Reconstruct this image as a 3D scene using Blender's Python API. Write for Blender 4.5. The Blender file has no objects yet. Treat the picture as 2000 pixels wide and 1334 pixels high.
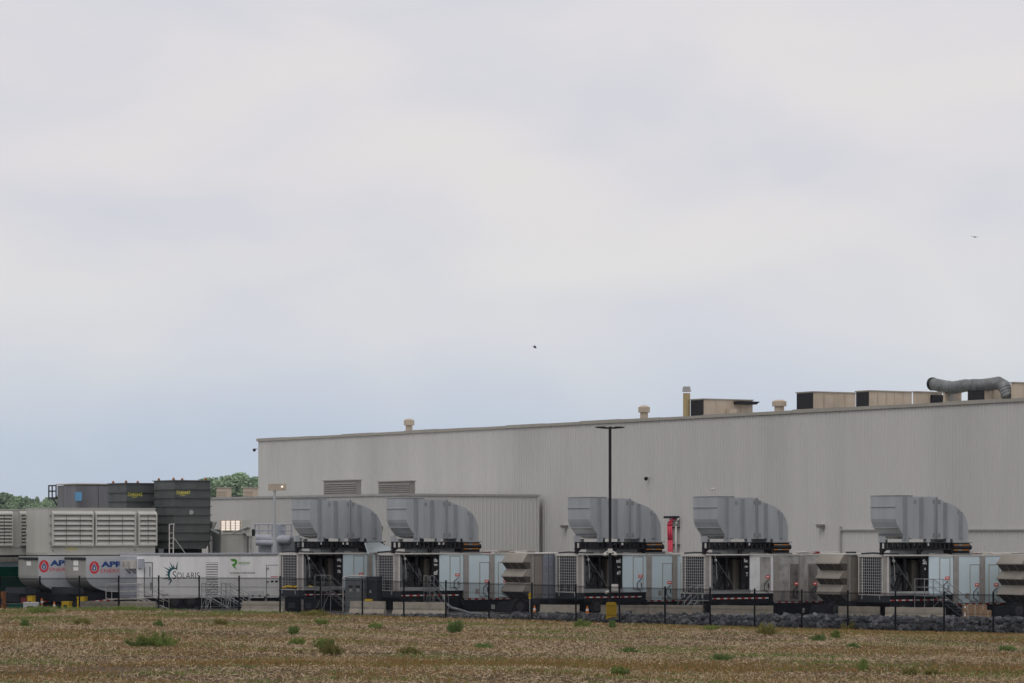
import bpy, bmesh, math, random
import numpy as np
from mathutils import Vector, Matrix, noise as mnoise
random.seed(7); rng = np.random.default_rng(7)
R = math.radians
# ---------------------------------------------------------------- camera
F = 6230.0; CX = 1000.0; HY = 1040.0; H = 5.25      # focal length in photo pixels, horizon row, eye height
scene = bpy.context.scene
col = scene.collection
cam_d = bpy.data.cameras.new('camera'); cam = bpy.data.objects.new('camera', cam_d); col.objects.link(cam)
cam.location = (0, 0, H); cam.rotation_euler = (R(90), 0, 0)
cam_d.sensor_width = 36; cam_d.lens = F/2000*36; cam_d.shift_y = (HY-667)/2000
cam_d.clip_start = 1; cam_d.clip_end = 9000
scene.camera = cam
scene.render.resolution_x = 1024; scene.render.resolution_y = 683
# ---------------------------------------------------------------- light
SUN_EL, SUN_AZ = R(52), R(205)
world = bpy.data.worlds.new('World'); scene.world = world; world.use_nodes = True
wt = world.node_tree; wn = wt.nodes; wl = wt.links; wn.clear()
wo = wn.new('ShaderNodeOutputWorld'); bg = wn.new('ShaderNodeBackground')
sky = wn.new('ShaderNodeTexSky'); sky.sky_type = 'NISHITA'; sky.sun_disc = False
sky.sun_elevation = SUN_EL; sky.sun_rotation = SUN_AZ
tc = wn.new('ShaderNodeTexCoord'); sep = wn.new('ShaderNodeSeparateXYZ'); wl.new(tc.outputs['Generated'], sep.inputs[0])
def ramp(nodes, stops):
    r = nodes.new('ShaderNodeValToRGB'); e = r.color_ramp.elements
    while len(e) > 1: e.remove(e[-1])
    e[0].position = stops[0][0]; e[0].color = (*stops[0][1], 1)
    for p, c in stops[1:]:
        k = e.new(p); k.color = (*c, 1)
    return r
# overcast cloud deck: bluish and paler near the horizon, soft grey above
grad = ramp(wn, [(0.0, (5.0, 5.85, 7.1)), (0.028, (5.1, 5.95, 7.1)), (0.06, (5.9, 6.25, 6.9)), (0.11, (6.32, 6.34, 6.7)), (0.3, (6.6, 6.58, 6.8)), (1, (7.2, 7.2, 7.3))])
for e, k in zip(grad.color_ramp.elements, (1.02, 1.07, 1.13, 1.16, 1.16, 1.1)): e.color = [c*k/10*q for c, q in zip(e.color[:3], (1.03, 1.0, .975))]+[1]
wl.new(sep.outputs['Z'], grad.inputs[0])
mp = wn.new('ShaderNodeMapping'); mp.inputs['Scale'].default_value = (1, 1, 2.2); mp.inputs['Rotation'].default_value = (0, R(14), 0)
wl.new(tc.outputs['Generated'], mp.inputs[0])
n1 = wn.new('ShaderNodeTexNoise'); n1.inputs['Scale'].default_value = 9; n1.inputs['Detail'].default_value = 5; n1.inputs['Roughness'].default_value = 0.45; n1.inputs['Distortion'].default_value = 0.4
wl.new(mp.outputs[0], n1.inputs[0])
cl = ramp(wn, [(0.36, (0.90, 0.92, 0.965)), (0.46, (0.95, 0.955, 0.98)), (0.54, (1.0, .99, 0.985)), (0.62, (1.035, 1.015, .985)), (0.75, (1.08, 1.05, 1.0))])
wl.new(n1.outputs[0], cl.inputs[0])
mul = wn.new('ShaderNodeMixRGB'); mul.blend_type = 'MULTIPLY'; mul.inputs[0].default_value = 1
wl.new(grad.outputs[0], mul.inputs[1]); wl.new(cl.outputs[0], mul.inputs[2])
sc = wn.new('ShaderNodeMixRGB'); sc.blend_type = 'MULTIPLY'; sc.inputs[0].default_value = 1; sc.inputs[2].default_value = (10, 10, 10, 1)
wl.new(mul.outputs[0], sc.inputs[1])
mixs = wn.new('ShaderNodeMixRGB'); mixs.inputs[0].default_value = 0.93
wl.new(sky.outputs[0], mixs.inputs[1]); wl.new(sc.outputs[0], mixs.inputs[2])
wl.new(mixs.outputs[0], bg.inputs[0]); bg.inputs[1].default_value = 0.1
wl.new(bg.outputs[0], wo.inputs[0])
sd = bpy.data.lights.new('sun', 'SUN'); sd.energy = 0.6; sd.angle = R(25); sd.color = (1, 0.96, 0.9)
so = bpy.data.objects.new('sun', sd); col.objects.link(so)
so.rotation_euler = (R(90)-SUN_EL, 0, -SUN_AZ + R(180)); so.location = (0, 0, 80)
vs = scene.view_settings; vs.view_transform = 'Standard'; vs.look = 'None'; vs.exposure = 0; vs.gamma = 1; vs.use_curve_mapping = False
scene.render.engine = 'CYCLES'
# ---------------------------------------------------------------- materials
def mat(name, c, rough=0.7, metal=0.0, var=0.12, scale=0.8, bump=0.0, bscale=20, dirt=None, streak=False, dirt_amt=0.5, spec=None, emit=None):
    m = bpy.data.materials.new(name); m.use_nodes = True
    nt = m.node_tree; n = nt.nodes; l = nt.links; b = n['Principled BSDF']
    b.inputs['Roughness'].default_value = rough; b.inputs['Metallic'].default_value = metal
    if spec is not None: b.inputs['Specular IOR Level'].default_value = spec
    t = n.new('ShaderNodeTexCoord'); mpn = n.new('ShaderNodeMapping'); l.new(t.outputs['Object'], mpn.inputs[0])
    mpn.inputs['Scale'].default_value = (1, 1, 0.18) if streak else (1, 1, 1)
    nz = n.new('ShaderNodeTexNoise'); nz.inputs['Scale'].default_value = scale; nz.inputs['Detail'].default_value = 6; nz.inputs['Roughness'].default_value = 0.6
    l.new(mpn.outputs[0], nz.inputs[0])
    oi = n.new('ShaderNodeObjectInfo'); cx = n.new('ShaderNodeCombineXYZ'); mm_ = n.new('ShaderNodeMath'); mm_.operation = 'MULTIPLY'; mm_.inputs[1].default_value = 40
    l.new(oi.outputs['Random'], mm_.inputs[0]); l.new(mm_.outputs[0], cx.inputs[0]); l.new(mm_.outputs[0], cx.inputs[2]); l.new(cx.outputs[0], mpn.inputs['Location'])
    ma = n.new('ShaderNodeMath'); ma.operation = 'MULTIPLY_ADD'; ma.inputs[1].default_value = .10 if not name.startswith('riprap') else .4; l.new(oi.outputs['Random'], ma.inputs[0])
    mb_ = n.new('ShaderNodeMath'); mb_.operation = 'SUBTRACT'; mb_.inputs[1].default_value = ma.inputs[1].default_value/2; l.new(nz.outputs[0], mb_.inputs[0]); l.new(mb_.outputs[0], ma.inputs[2])
    d = dirt if dirt else tuple(x*(1-2.2*var) for x in c)
    hi = tuple(min(1, x*(1+var)) for x in c)
    lo = tuple(a*(1-dirt_amt)+q*dirt_amt for a, q in zip(c, d))
    rp = ramp(n, [(0.3, lo), (0.52, c), (0.75, hi)])
    l.new(ma.outputs[0], rp.inputs[0]); l.new(rp.outputs[0], b.inputs['Base Color'])
    if metal > 0.3:
        mr = n.new('ShaderNodeMapRange'); mr.inputs['To Min'].default_value = rough*0.8; mr.inputs['To Max'].default_value = rough*1.3
        l.new(nz.outputs[0], mr.inputs[0]); l.new(mr.outputs[0], b.inputs['Roughness'])
    if bump:
        nb = n.new('ShaderNodeTexNoise'); nb.inputs['Scale'].default_value = bscale; nb.inputs['Detail'].default_value = 4
        l.new(t.outputs['Object'], nb.inputs[0])
        bp = n.new('ShaderNodeBump'); bp.inputs['Strength'].default_value = bump; bp.inputs['Distance'].default_value = 0.03
        l.new(nb.outputs[0], bp.inputs['Height']); l.new(bp.outputs[0], b.inputs['Normal'])
    if emit:
        b.inputs['Emission Color'].default_value = (*emit[0], 1); b.inputs['Emission Strength'].default_value = emit[1]
    return m
M = {}
M['wall'] = mat('warehouse_siding', (.55, .545, .525), .55, var=.03, scale=.10, streak=True, dirt=(.41, .41, .39), dirt_amt=.6)
M['coping'] = mat('coping_metal', (.34, .32, .28), .6, var=.08)
M['seam'] = mat('seam_trim', (.36, .36, .35), .6)
M['roof'] = mat('roof_membrane', (.4, .4, .39), .9)
M['tan'] = mat('tan_sheet_metal', (.50, .42, .33), .6, var=.12, scale=.5, dirt=(.3, .25, .2))
M['duct'] = mat('galvanised_duct', (.365, .385, .405), .5, .15, var=.15, scale=1.1, streak=True, dirt=(.26, .27, .29))
M['ductin'] = mat('duct_flange', (.25, .26, .27), .6, .2)
M['navy'] = mat('chassis_black', (.006, .008, .013), .62, var=.3, spec=.25)
M['black'] = mat('black_steel', (.012, .012, .017), .5, spec=.3)
M['bluep'] = mat('polished_blue_panel', (.70, .84, .90), .36, .25, var=.06, scale=.5)
M['steeld'] = mat('dark_stainless_door', (.27, .26, .25), .36, .5, var=.3, scale=1.3, dirt=(.1, .09, .085), dirt_amt=.8)
M['steelp'] = mat('stained_stainless_panel', (.66, .66, .65), .34, .65, var=.28, scale=1.3, dirt=(.2, .19, .18), streak=False, dirt_amt=.8)
M['whitep'] = mat('white_painted_panel', (.74, .75, .76), .45, var=.06, scale=1.5, dirt=(.5, .5, .5))
M['pillar'] = mat('grey_brown_pillar', (.36, .34, .32), .5, .2, var=.15, scale=2)
M['white'] = mat('white_trim', (.56, .54, .51), .5, var=.12, scale=3, dirt=(.4, .36, .32))
M['solar_white'] = mat('white_trailer_skin', (.88, .88, .88), .45, var=.05, scale=.9, streak=True, dirt=(.55, .53, .5))
M['greyend'] = mat('grey_blue_endwall', (.37, .39, .44), .5, var=.12, scale=1.2, dirt=(.24, .25, .29))
M['core'] = mat('radiator_core', (.008, .009, .025), .6, var=.3, scale=5)
M['grate'] = mat('grille_white', (.5, .5, .5), .5)
M['intan'] = mat('filter_house_skin', (.315, .285, .25), .42, .3, var=.14, scale=.9, dirt=(.24, .2, .17), streak=True)
M['screen'] = mat('filter_screen_dark', (.075, .066, .06), .75, .1)
M['bluegrey'] = mat('blue_grey_column', (.26, .28, .33), .5, .2, var=.15)
M['inner'] = mat('inner_grey_panel', (.22, .235, .24), .6)
M['drum'] = mat('machine_drum', (.17, .18, .19), .45, .2)
M['cab'] = mat('control_cabinet_tan', (.15, .14, .12), .6)
M['darkin'] = mat('bay_shade_dark', (.015, .016, .02), .7)  # near-black, carries the shade of deep openings in its colour
M['red'] = mat('red_sign', (.6, .04, .03), .5)
M['lightbox'] = mat('letter_white', (.85, .85, .85), .6, var=.02)
M['orange'] = mat('orange_band', (.5, .2, .04), .6)
M['olive'] = mat('stack_dark_grey', (.09, .10, .10), .55, .1, var=.18, scale=.8, streak=True, dirt=(.03, .035, .04))
M['yellowp'] = mat('yellow_stencil', (.78, .70, .12), .6)
M['beige'] = mat('beige_enclosure_paint', (.50, .50, .465), .5, var=.05, scale=.6, streak=True, dirt=(.38, .38, .34))
M['beigedk'] = mat('louvre_recess', (.05, .05, .05), .8)
M['aprend'] = mat('grey_duct_paint', (.33, .33, .31), .45, var=.08, dirt=(.24, .24, .22))
M['aprside'] = mat('light_duct_paint', (.46, .48, .51), .45, var=.05)
M['logored'] = mat('logo_red', (.62, .035, .06), .5, var=.03)
M['logoblue'] = mat('logo_blue', (.012, .05, .22), .5, var=.03)
M['teal'] = mat('logo_teal', (.005, .085, .11), .5, var=.05)
M['darktext'] = mat('dark_text', (.02, .025, .03), .6)
M['green'] = mat('logo_green', (.08, .30, .03), .5)
M['greentr'] = mat('dark_green_paint', (.0, .11, .075), .45, var=.1)
M['paleblue'] = mat('pale_blue_paint', (.45, .58, .66), .5)
M['tank'] = mat('weathered_grey_tank', (.17, .175, .19), .6, var=.15, scale=.7, streak=True, dirt=(.1, .1, .11))
M['blueplate'] = mat('blue_plate', (.1, .32, .55), .5)
M['concrete'] = mat('barrier_concrete', (.42, .385, .32), .9, var=.14, scale=2.5, bump=.3, dirt=(.25, .22, .18))
M['concrete2'] = mat('stained_barrier_concrete', (.28, .25, .205), .9, var=.2, scale=2.5, bump=.3, dirt=(.14, .12, .1))
M['fence'] = mat('fence_black', (.008, .009, .014), .8, spec=.2)
M['rock'] = mat('riprap_stone', (.075, .08, .09), .85, var=.4, scale=1.6, bump=.6, bscale=9, dirt=(.02, .022, .027))
M['yellow'] = mat('yellow_plastic', (.72, .47, .01), .4, var=.06)
M['card'] = mat('cardboard', (.36, .23, .14), .85, var=.08)
M['cone'] = mat('cone_orange', (.75, .2, .02), .6)
M['galv'] = mat('galvanised_rail', (.5, .52, .53), .4, .5, var=.1)
M['cable'] = mat('red_cable', (.66, .05, .10), .5, var=.2, scale=6)
M['corr'] = mat('corrugated_roof_sheet', (.44, .5, .52), .4, .5, var=.1)
M['rubber'] = mat('tyre_rubber', (.008, .008, .01), .85)
M['rim'] = mat('wheel_rim', (.06, .062, .07), .5, .4)
M['cabinet'] = mat('grey_switch_cabinet', (.115, .125, .132), .55, var=.08)
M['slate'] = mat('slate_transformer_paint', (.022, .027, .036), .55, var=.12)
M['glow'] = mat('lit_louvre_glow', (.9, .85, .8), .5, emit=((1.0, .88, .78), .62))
M['lampglow'] = mat('wall_lamp_glow', (.9, .9, .4), .5, emit=((.9, .95, .3), .35))
M['hvac'] = mat('silver_flexible_duct', (.21, .22, .225), .5, .3, var=.3, scale=2)
M['lug'] = mat('rusty_orange_lug', (.32, .12, .035), .7)
M['darkred'] = mat('dull_dark_red', (.2, .03, .035), .7)
M['silver'] = mat('dull_silver_sill', (.36, .365, .37), .5, .2, var=.15)
M['ductrib'] = mat('duct_stiffener_shade', (.25, .265, .285), .55, .15, var=.12)  # darker than the duct: shading of the sheet bends put into the colour
M['stair'] = mat('grey_stair_steel', (.26, .27, .28), .5, .4, var=.1)
M['bird'] = mat('bird_dark', (.02, .02, .022), .8)
M['brownvent'] = mat('vent_louvre_grey', (.24, .23, .215), .7, var=.12)
M['tarp'] = mat('dark_violet_tarpaulin', (.07, .07, .105), .45, var=.2, scale=2)
# ---------------------------------------------------------------- mesh helpers
class MB:
    def __init__(s): s.v = []; s.f = []; s.m = []
    def add(s, vs_, fs, mi=0):
        o = len(s.v); s.v += [tuple(p) for p in vs_]; s.f += [[i+o for i in f] for f in fs]; s.m += [mi]*len(fs); return s
    def box(s, x0, x1, y0, y1, z0, z1, mi=0):
        if x0 > x1: x0, x1 = x1, x0
        if y0 > y1: y0, y1 = y1, y0
        if z0 > z1: z0, z1 = z1, z0
        return s.add([(x0,y0,z0),(x1,y0,z0),(x1,y1,z0),(x0,y1,z0),(x0,y0,z1),(x1,y0,z1),(x1,y1,z1),(x0,y1,z1)],
              [(0,3,2,1),(4,5,6,7),(0,1,5,4),(1,2,6,5),(2,3,7,6),(3,0,4,7)], mi)
    def prism(s, pts, a0, a1, ax='y', mi=0):
        n = len(pts)
        def P(p, a):
            return (p[0], a, p[1]) if ax == 'y' else ((a, p[0], p[1]) if ax == 'x' else (p[0], p[1], a))
        vs_ = [P(p, a0) for p in pts]+[P(p, a1) for p in pts]
        area = sum(pts[i][0]*pts[(i+1)%n][1]-pts[(i+1)%n][0]*pts[i][1] for i in range(n))
        fl = (area > 0) ^ (ax == 'y') ^ (a1 > a0)
        fs = [list(range(n)), list(range(2*n-1, n-1, -1))]+[[i, i+n, (i+1)%n+n, (i+1)%n] for i in range(n)]
        if not fl: pass
        else: fs = [list(reversed(f)) for f in fs]
        return s.add(vs_, fs, mi)
    def tube(s, p0, p1, r, n=6, mi=0, r1=None, caps=True):
        p0 = Vector(p0); p1 = Vector(p1); d = (p1-p0).normalized(); r1 = r if r1 is None else r1
        a = d.orthogonal().normalized(); b = d.cross(a)
        vs_ = [p0+(a*math.cos(t)+b*math.sin(t))*r for t in [2*math.pi*i/n for i in range(n)]]+[p1+(a*math.cos(t)+b*math.sin(t))*r1 for t in [2*math.pi*i/n for i in range(n)]]
        fs = [[i, (i+1)%n, (i+1)%n+n, i+n] for i in range(n)]
        if caps: fs += [list(range(n-1, -1, -1)), list(range(n, 2*n))]
        return s.add(vs_, fs, mi)
    def path(s, pts, r, n=6, mi=0):
        for a, b in zip(pts, pts[1:]): s.tube(a, b, r, n, mi)
        return s
    def sphere(s, c, r, nu=10, nv=6, mi=0, sq=(1,1,1)):
        vs_ = [(c[0], c[1], c[2]+r*sq[2])]
        for j in range(1, nv):
            for i in range(nu):
                a = math.pi*j/nv; b = 2*math.pi*i/nu
                vs_.append((c[0]+r*sq[0]*math.sin(a)*math.cos(b), c[1]+r*sq[1]*math.sin(a)*math.sin(b), c[2]+r*sq[2]*math.cos(a)))
        vs_.append((c[0], c[1], c[2]-r*sq[2])); L = len(vs_)-1
        fs = [[0, 1+i, 1+(i+1)%nu] for i in range(nu)]
        for j in range(nv-2):
            for i in range(nu):
                a = 1+j*nu+i; b = 1+j*nu+(i+1)%nu; fs.append([a, a+nu, b+nu, b])
        fs += [[1+(nv-2)*nu+i, L, 1+(nv-2)*nu+(i+1)%nu] for i in range(nu)]
        return s.add(vs_, fs, mi)
    def mesh(s, name, mats):
        me = bpy.data.meshes.new(name); me.from_pydata(s.v, [], s.f)
        for q in mats: me.materials.append(M[q] if isinstance(q, str) else q)
        me.polygons.foreach_set('material_index', s.m); me.update(); return me
    def build(s, name, mats, parent=None, smooth=False, label=None):
        if not isinstance(mats, list): mats = [mats]
        me = s.mesh(name, mats)
        bm = bmesh.new(); bm.from_mesh(me); bmesh.ops.recalc_face_normals(bm, faces=bm.faces); bm.to_mesh(me); bm.free()
        if smooth: me.polygons.foreach_set('use_smooth', [True]*len(me.polygons))
        o = bpy.data.objects.new(name, me); col.objects.link(o); o.parent = parent
        if label: o['label'] = label
        return o
def tag(o, label=None, cat=None, group=None, kind=None):
    if label: o['label'] = label
    if cat: o['category'] = cat
    if group: o['group'] = group
    if kind: o['kind'] = kind
    return o
TH = R(32); C_, S_ = math.cos(TH), math.sin(TH)
class Frame:
    """a thing standing on the site grid: local x runs right and away, local y runs left and away"""
    def __init__(s, px=None, sc=None, X=None, Y=None, z=0, th=TH):
        if px is not None: Y = F/sc; X = (px-CX)/F*Y
        s.X, s.Y, s.Z, s.th = X, Y, z, th; s.c, s.s = math.cos(th), math.sin(th)
    def u(s, px, v=0):
        k = (px-CX)/F
        return (k*(s.Y+v*s.c)-s.X+v*s.s)/(s.c-k*s.s)
    def v(s, px, u=0):
        k = (px-CX)/F
        return -(k*(s.Y+u*s.s)-s.X-u*s.c)/(s.s+k*s.c)
    def z(s, py, u=0, v=0):
        return H-(py-HY)/F*(s.Y+u*s.s+v*s.c)-s.Z
    def world(s, u, v): return (s.X+u*s.c-v*s.s, s.Y+u*s.s+v*s.c)
    def empty(s, name, label, cat, group=None):
        o = bpy.data.objects.new(name, None); col.objects.link(o); o.empty_display_size = .5
        o.location = (s.X, s.Y, s.Z); o.rotation_euler = (0, 0, s.th); return tag(o, label, cat, group)
def rel(fr, u, v, z=0):
    X, Y = fr.world(u, v); return Frame(X=X, Y=Y, z=z, th=fr.th)
def at(px, sc, z=0, th=0.0): return Frame(px, sc, z=z, th=th)
def copy_tree(o, parent=None):
    c = o.copy(); col.objects.link(c)
    if parent: c.parent = parent
    for ch in kids.get(o, []): copy_tree(ch, c)
    return c
kids = {}
def index_kids():
    kids.clear()
    for o in bpy.data.objects:
        if o.parent: kids.setdefault(o.parent, []).append(o)
def text(s, u0, u1, z0, z1, off, mname, parent, name='lettering', bold=0.0, shear=0, rot=0):
    cu = bpy.data.curves.new(name, 'FONT'); cu.body = s; cu.offset = bold; cu.shear = shear; cu.extrude = 0; cu.resolution_u = 3
    tmp = bpy.data.objects.new('tmp', cu)
    me = bpy.data.meshes.new_from_object(tmp); bpy.data.objects.remove(tmp); bpy.data.curves.remove(cu)
    co = np.empty(len(me.vertices)*3); me.vertices.foreach_get('co', co); co = co.reshape(-1, 3)
    mn, mx = co.min(0), co.max(0)
    a = (co[:, 0]-mn[0])/(mx[0]-mn[0]); b = (co[:, 1]-mn[1])/(mx[1]-mn[1])
    x = u0+a*(u1-u0); z = z0+b*(z1-z0)
    if rot:
        cx, cz = (u0+u1)/2, (z0+z1)/2; x2 = cx+(x-cx)*math.cos(rot)-(z-cz)*math.sin(rot); z = cz+(x-cx)*math.sin(rot)+(z-cz)*math.cos(rot); x = x2
    out = np.stack([x, np.full_like(x, off), z], 1)
    me.vertices.foreach_set('co', out.ravel()); me.materials.clear(); me.materials.append(M[mname]); me.name = name; me.update()
    o = bpy.data.objects.new(name, me); col.objects.link(o); o.parent = parent; return o
# ---------------------------------------------------------------- ground
def fence_s(px): return 30.5+(px-78)*(34.1-30.5)/1862
def fpt(px): d = F/fence_s(px); return ((px-CX)/F*d, d)
FA, FB = fpt(-500), fpt(2500)
def fence_px(px):      # point on the straight fence line seen at column px
    a, b = fpt(78), fpt(1940); k = (px-CX)/F; dx, dy = b[0]-a[0], b[1]-a[1]
    t = (k*a[1]-a[0])/(dx-k*dy); return (a[0]+t*dx, a[1]+t*dy)
BASE = [(-400, .0), (78, .05), (310, .12), (547, .18), (708, .03), (871, -.03), (1039, -.12), (1210, -.27), (1387, -.38), (1566, -.44), (1749, -.52), (1940, -.56), (2400, -.6)]
FIELD = [(-400, .25), (78, .32), (310, .30), (547, .2), (708, .08), (871, -.02), (1039, -.1), (1210, -.25), (1387, -.36), (1566, -.43), (1749, -.52), (1940, -.57), (2400, -.6)]
bx_ = np.array([fence_px(p)[0] for p, _ in BASE]); bz_ = np.array([z for _, z in BASE])
fx_ = np.array([fence_px(p)[0] for p, _ in FIELD]); fz_ = np.array([z for _, z in FIELD])
fa, fb = fence_px(78), fence_px(1940)
FS = (fb[1]-fa[1])/(fb[0]-fa[0])
def fence_y(X): return fa[1]+(X-fa[0])*FS
FL = Vector((1, FS, 0)).normalized()       # along the fence
def sm(X, Y):
    return 0.05*np.sin(X*.21+Y*.07)+0.04*np.sin(Y*.33+X*.05)+.03*np.sin(X*.6-Y*.25)
def field_z(X, Y):
    z = np.interp(X, fx_, fz_)
    d = np.clip((fence_y(X)-Y)/12, 0, 1)
    return z+sm(X, Y)*d
def grid_mesh(name, xs, ys, zf, m, kind='structure'):
    Xg, Yg = np.meshgrid(xs, ys); Zg = zf(Xg, Yg)
    v = np.stack([Xg, Yg, Zg], -1).reshape(-1, 3); nx, ny = len(xs), len(ys)
    i = (np.arange(ny-1)[:, None]*nx+np.arange(nx-1)[None]).ravel()
    f = np.stack([i, i+1, i+nx+1, i+nx], 1)
    me = bpy.data.meshes.new(name); me.vertices.add(len(v)); me.vertices.foreach_set('co', v.ravel())
    me.loops.add(len(f)*4); me.loops.foreach_set('vertex_index', f.ravel())
    me.polygons.add(len(f)); me.polygons.foreach_set('loop_start', np.arange(len(f))*4); me.polygons.foreach_set('use_smooth', np.ones(len(f), bool))
    me.update(calc_edges=True); me.materials.append(m)
    o = bpy.data.objects.new(name, me); col.objects.link(o); o['kind'] = kind; return o
def soil_mat():
    m = bpy.data.materials.new('stubble_field_soil'); m.use_nodes = True; nt = m.node_tree; n = nt.nodes; l = nt.links; b = n['Principled BSDF']
    b.inputs['Roughness'].default_value = .95; b.inputs['Specular IOR Level'].default_value = .1
    t = n.new('ShaderNodeTexCoord')
    mp_ = n.new('ShaderNodeMapping'); mp_.inputs['Scale'].default_value = (.35, 1, 1); l.new(t.outputs['Object'], mp_.inputs[0])
    a = n.new('ShaderNodeTexNoise'); a.inputs['Scale'].default_value = .22; a.inputs['Detail'].default_value = 8; l.new(mp_.outputs[0], a.inputs[0])
    f = n.new('ShaderNodeTexNoise'); f.inputs['Scale'].default_value = 6; f.inputs['Detail'].default_value = 6; l.new(t.outputs['Object'], f.inputs[0])
    r1 = ramp(n, [(.3, (.075, .068, .026)), (.43, (.115, .085, .042)), (.55, (.15, .105, .068)), (.7, (.2, .15, .1))]); l.new(a.outputs[0], r1.inputs[0])
    r2 = ramp(n, [(.36, (.22, .2, .19)), (.6, (1.1, 1.1, 1.1)), (.75, (1.4, 1.4, 1.35))]); l.new(f.outputs[0], r2.inputs[0])
    mx = n.new('ShaderNodeMixRGB'); mx.blend_type = 'MULTIPLY'; mx.inputs[0].default_value = 1
    l.new(r1.outputs[0], mx.inputs[1]); l.new(r2.outputs[0], mx.inputs[2]); l.new(mx.outputs[0], b.inputs['Base Color'])
    bp = n.new('ShaderNodeBump'); bp.inputs['Strength'].default_value = .8; bp.inputs['Distance'].default_value = .08
    l.new(f.outputs[0], bp.inputs['Height']); l.new(bp.outputs[0], b.inputs['Normal'])
    return m
M['soil'] = soil_mat()
M['pad'] = mat('crushed_stone_pad', (.075, .07, .063), .95, var=.2, scale=3, bump=.4)
M['farland'] = mat('distant_land', (.12, .13, .07), .95, var=.2, scale=.02)
def zfield(X, Y):
    z = field_z(X, Y); over = Y-(fence_y(X)+.25)
    return np.where(over > 0, z-np.clip(over, 0, 1.5)*.9, z)
grid_mesh('field', np.arange(-90, 90.1, .75), np.arange(-30, 215, .75), zfield, M['soil'])
def zfar(X, Y): return np.full_like(X, -1.6)
g = MB(); g.add([(-2600, -300, -1.6), (2600, -300, -1.6), (2600, 2900, -1.6), (-2600, 2900, -1.6)], [(0, 1, 2, 3)]); tag(g.build('land', 'farland'), kind='structure')
# gravel pad behind the rock bank, edge parallel to the fence
p = MB(); off = 4.6
pa = (-160, fence_y(-160)+off); pb = (160, fence_y(160)+off)
p.prism([pa, pb, (160, 520), (-160, 520)], -1.2, 0, 'z'); tag(p.build('pad_ground', 'pad'), kind='structure')
# ---------------------------------------------------------------- haze of the far air: built at the end
# ---------------------------------------------------------------- warehouse
WD = Vector((-S_, C_, 0))      # along the long wall, away to the left
EN = Vector((C_, S_, 0))
WH = Frame(2000, 27.3)         # point of the wall seen at the right picture edge; local y runs along the wall
wh = WH.empty('warehouse', 'huge pale grey corrugated metal warehouse behind all the trailers', 'building')
ztop = H+262/27.3
v_end = WH.v(505); v_start = -46
def corr_profile(y0, y1, pitch=.4, depth=.055, face=-1):
    pts = []; y = y0
    while y < y1-1e-6:
        for fy, fd in ((0, 0), (.62, 0), (.72, 1), (.9, 1)):
            yy = y+fy*pitch
            if yy < y1: pts.append((yy, fd*depth*face))
        y += pitch
    pts.append((y1, 0)); return pts
def corr_sheet(y0, y1, z0, z1, x=0, axis='x', **k):
    pts = corr_profile(y0, y1, **k); n = len(pts); m = MB()
    if axis == 'x': vs_ = [(x+d, y, z0) for y, d in pts]+[(x+d, y, z1) for y, d in pts]
    else: vs_ = [(y, x+d, z0) for y, d in pts]+[(y, x+d, z1) for y, d in pts]
    m.add(vs_, [[i, i+1, i+1+n, i+n] for i in range(n-1)]); return m
def plain(mb, name, mats, parent):      # no normal recalculation needed for open sheets
    me = mb.mesh(name, [mats]); o = bpy.data.objects.new(name, me); col.objects.link(o); o.parent = parent; return o
plain(corr_sheet(v_start, v_end, -.02, ztop), 'wall', 'wall', wh)
plain(corr_sheet(0, 60, -.02, ztop, x=v_start, axis='y', face=-1), 'end_wall', 'wall', wh)
plain(corr_sheet(0, 60, -.02, ztop, x=v_end, axis='y', face=1), 'end_wall', 'wall', wh)
m = MB(); m.box(.06, 60, v_start, v_end, ztop-.5, ztop-.3); m.build('roof', 'roof', wh)
vv = v_start; ci = 0
while vv < v_end+.2:
    ve = min(vv+6.1, v_end+.2); jz = (.0, .035, -.015, .02, -.03)[ci % 5]
    m = MB(); m.box(-.16-.01*(ci % 2), .25, vv+.02, ve-.01, ztop-.22, ztop+.04+jz); m.build('coping', 'coping', wh); vv = ve+.001; ci += 1
m = MB(); m.box(-.19, -.06, WH.v(1645), WH.v(1645)+.12, .1, WH.z(1028, 0, WH.v(1645))); m.box(-.2, -.06, v_start, WH.v(1645), 5.40, 5.50); m.build('conduit', 'seam', wh)
# annex wing
cX, cY = 2.4, 282.0; ax_, ay_ = cX-14.25*C_, cY-14.25*S_
AX = Frame(X=ax_, Y=ay_)
an = AX.empty('warehouse_annex', 'lower pale grey annex wing standing against the warehouse wall', 'building')
za = H+75.5/22.7
plain(corr_sheet(0, 62, -.02, za), 'wall', 'wall', an)
plain(corr_sheet(0, 14.2, -.02, za, x=0, axis='y', face=-1, depth=.02), 'end_wall', 'wall', an)
m = MB(); m.box(0.05, 14.2, 0.05, 62, za-.4, za-.25); m.build('roof', 'roof', an)
m = MB(); m.box(-.12, .15, -.12, 62, za-.16, za+.03); m.box(.15, 14.25, -.12, .15, za-.16, za+.03); m.build('coping', 'seam', an)
m = MB(); m.box(14.0, 14.2, -.13, -.02, 0, za-.2); m.build('corner_trim', 'wall', an)
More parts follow.
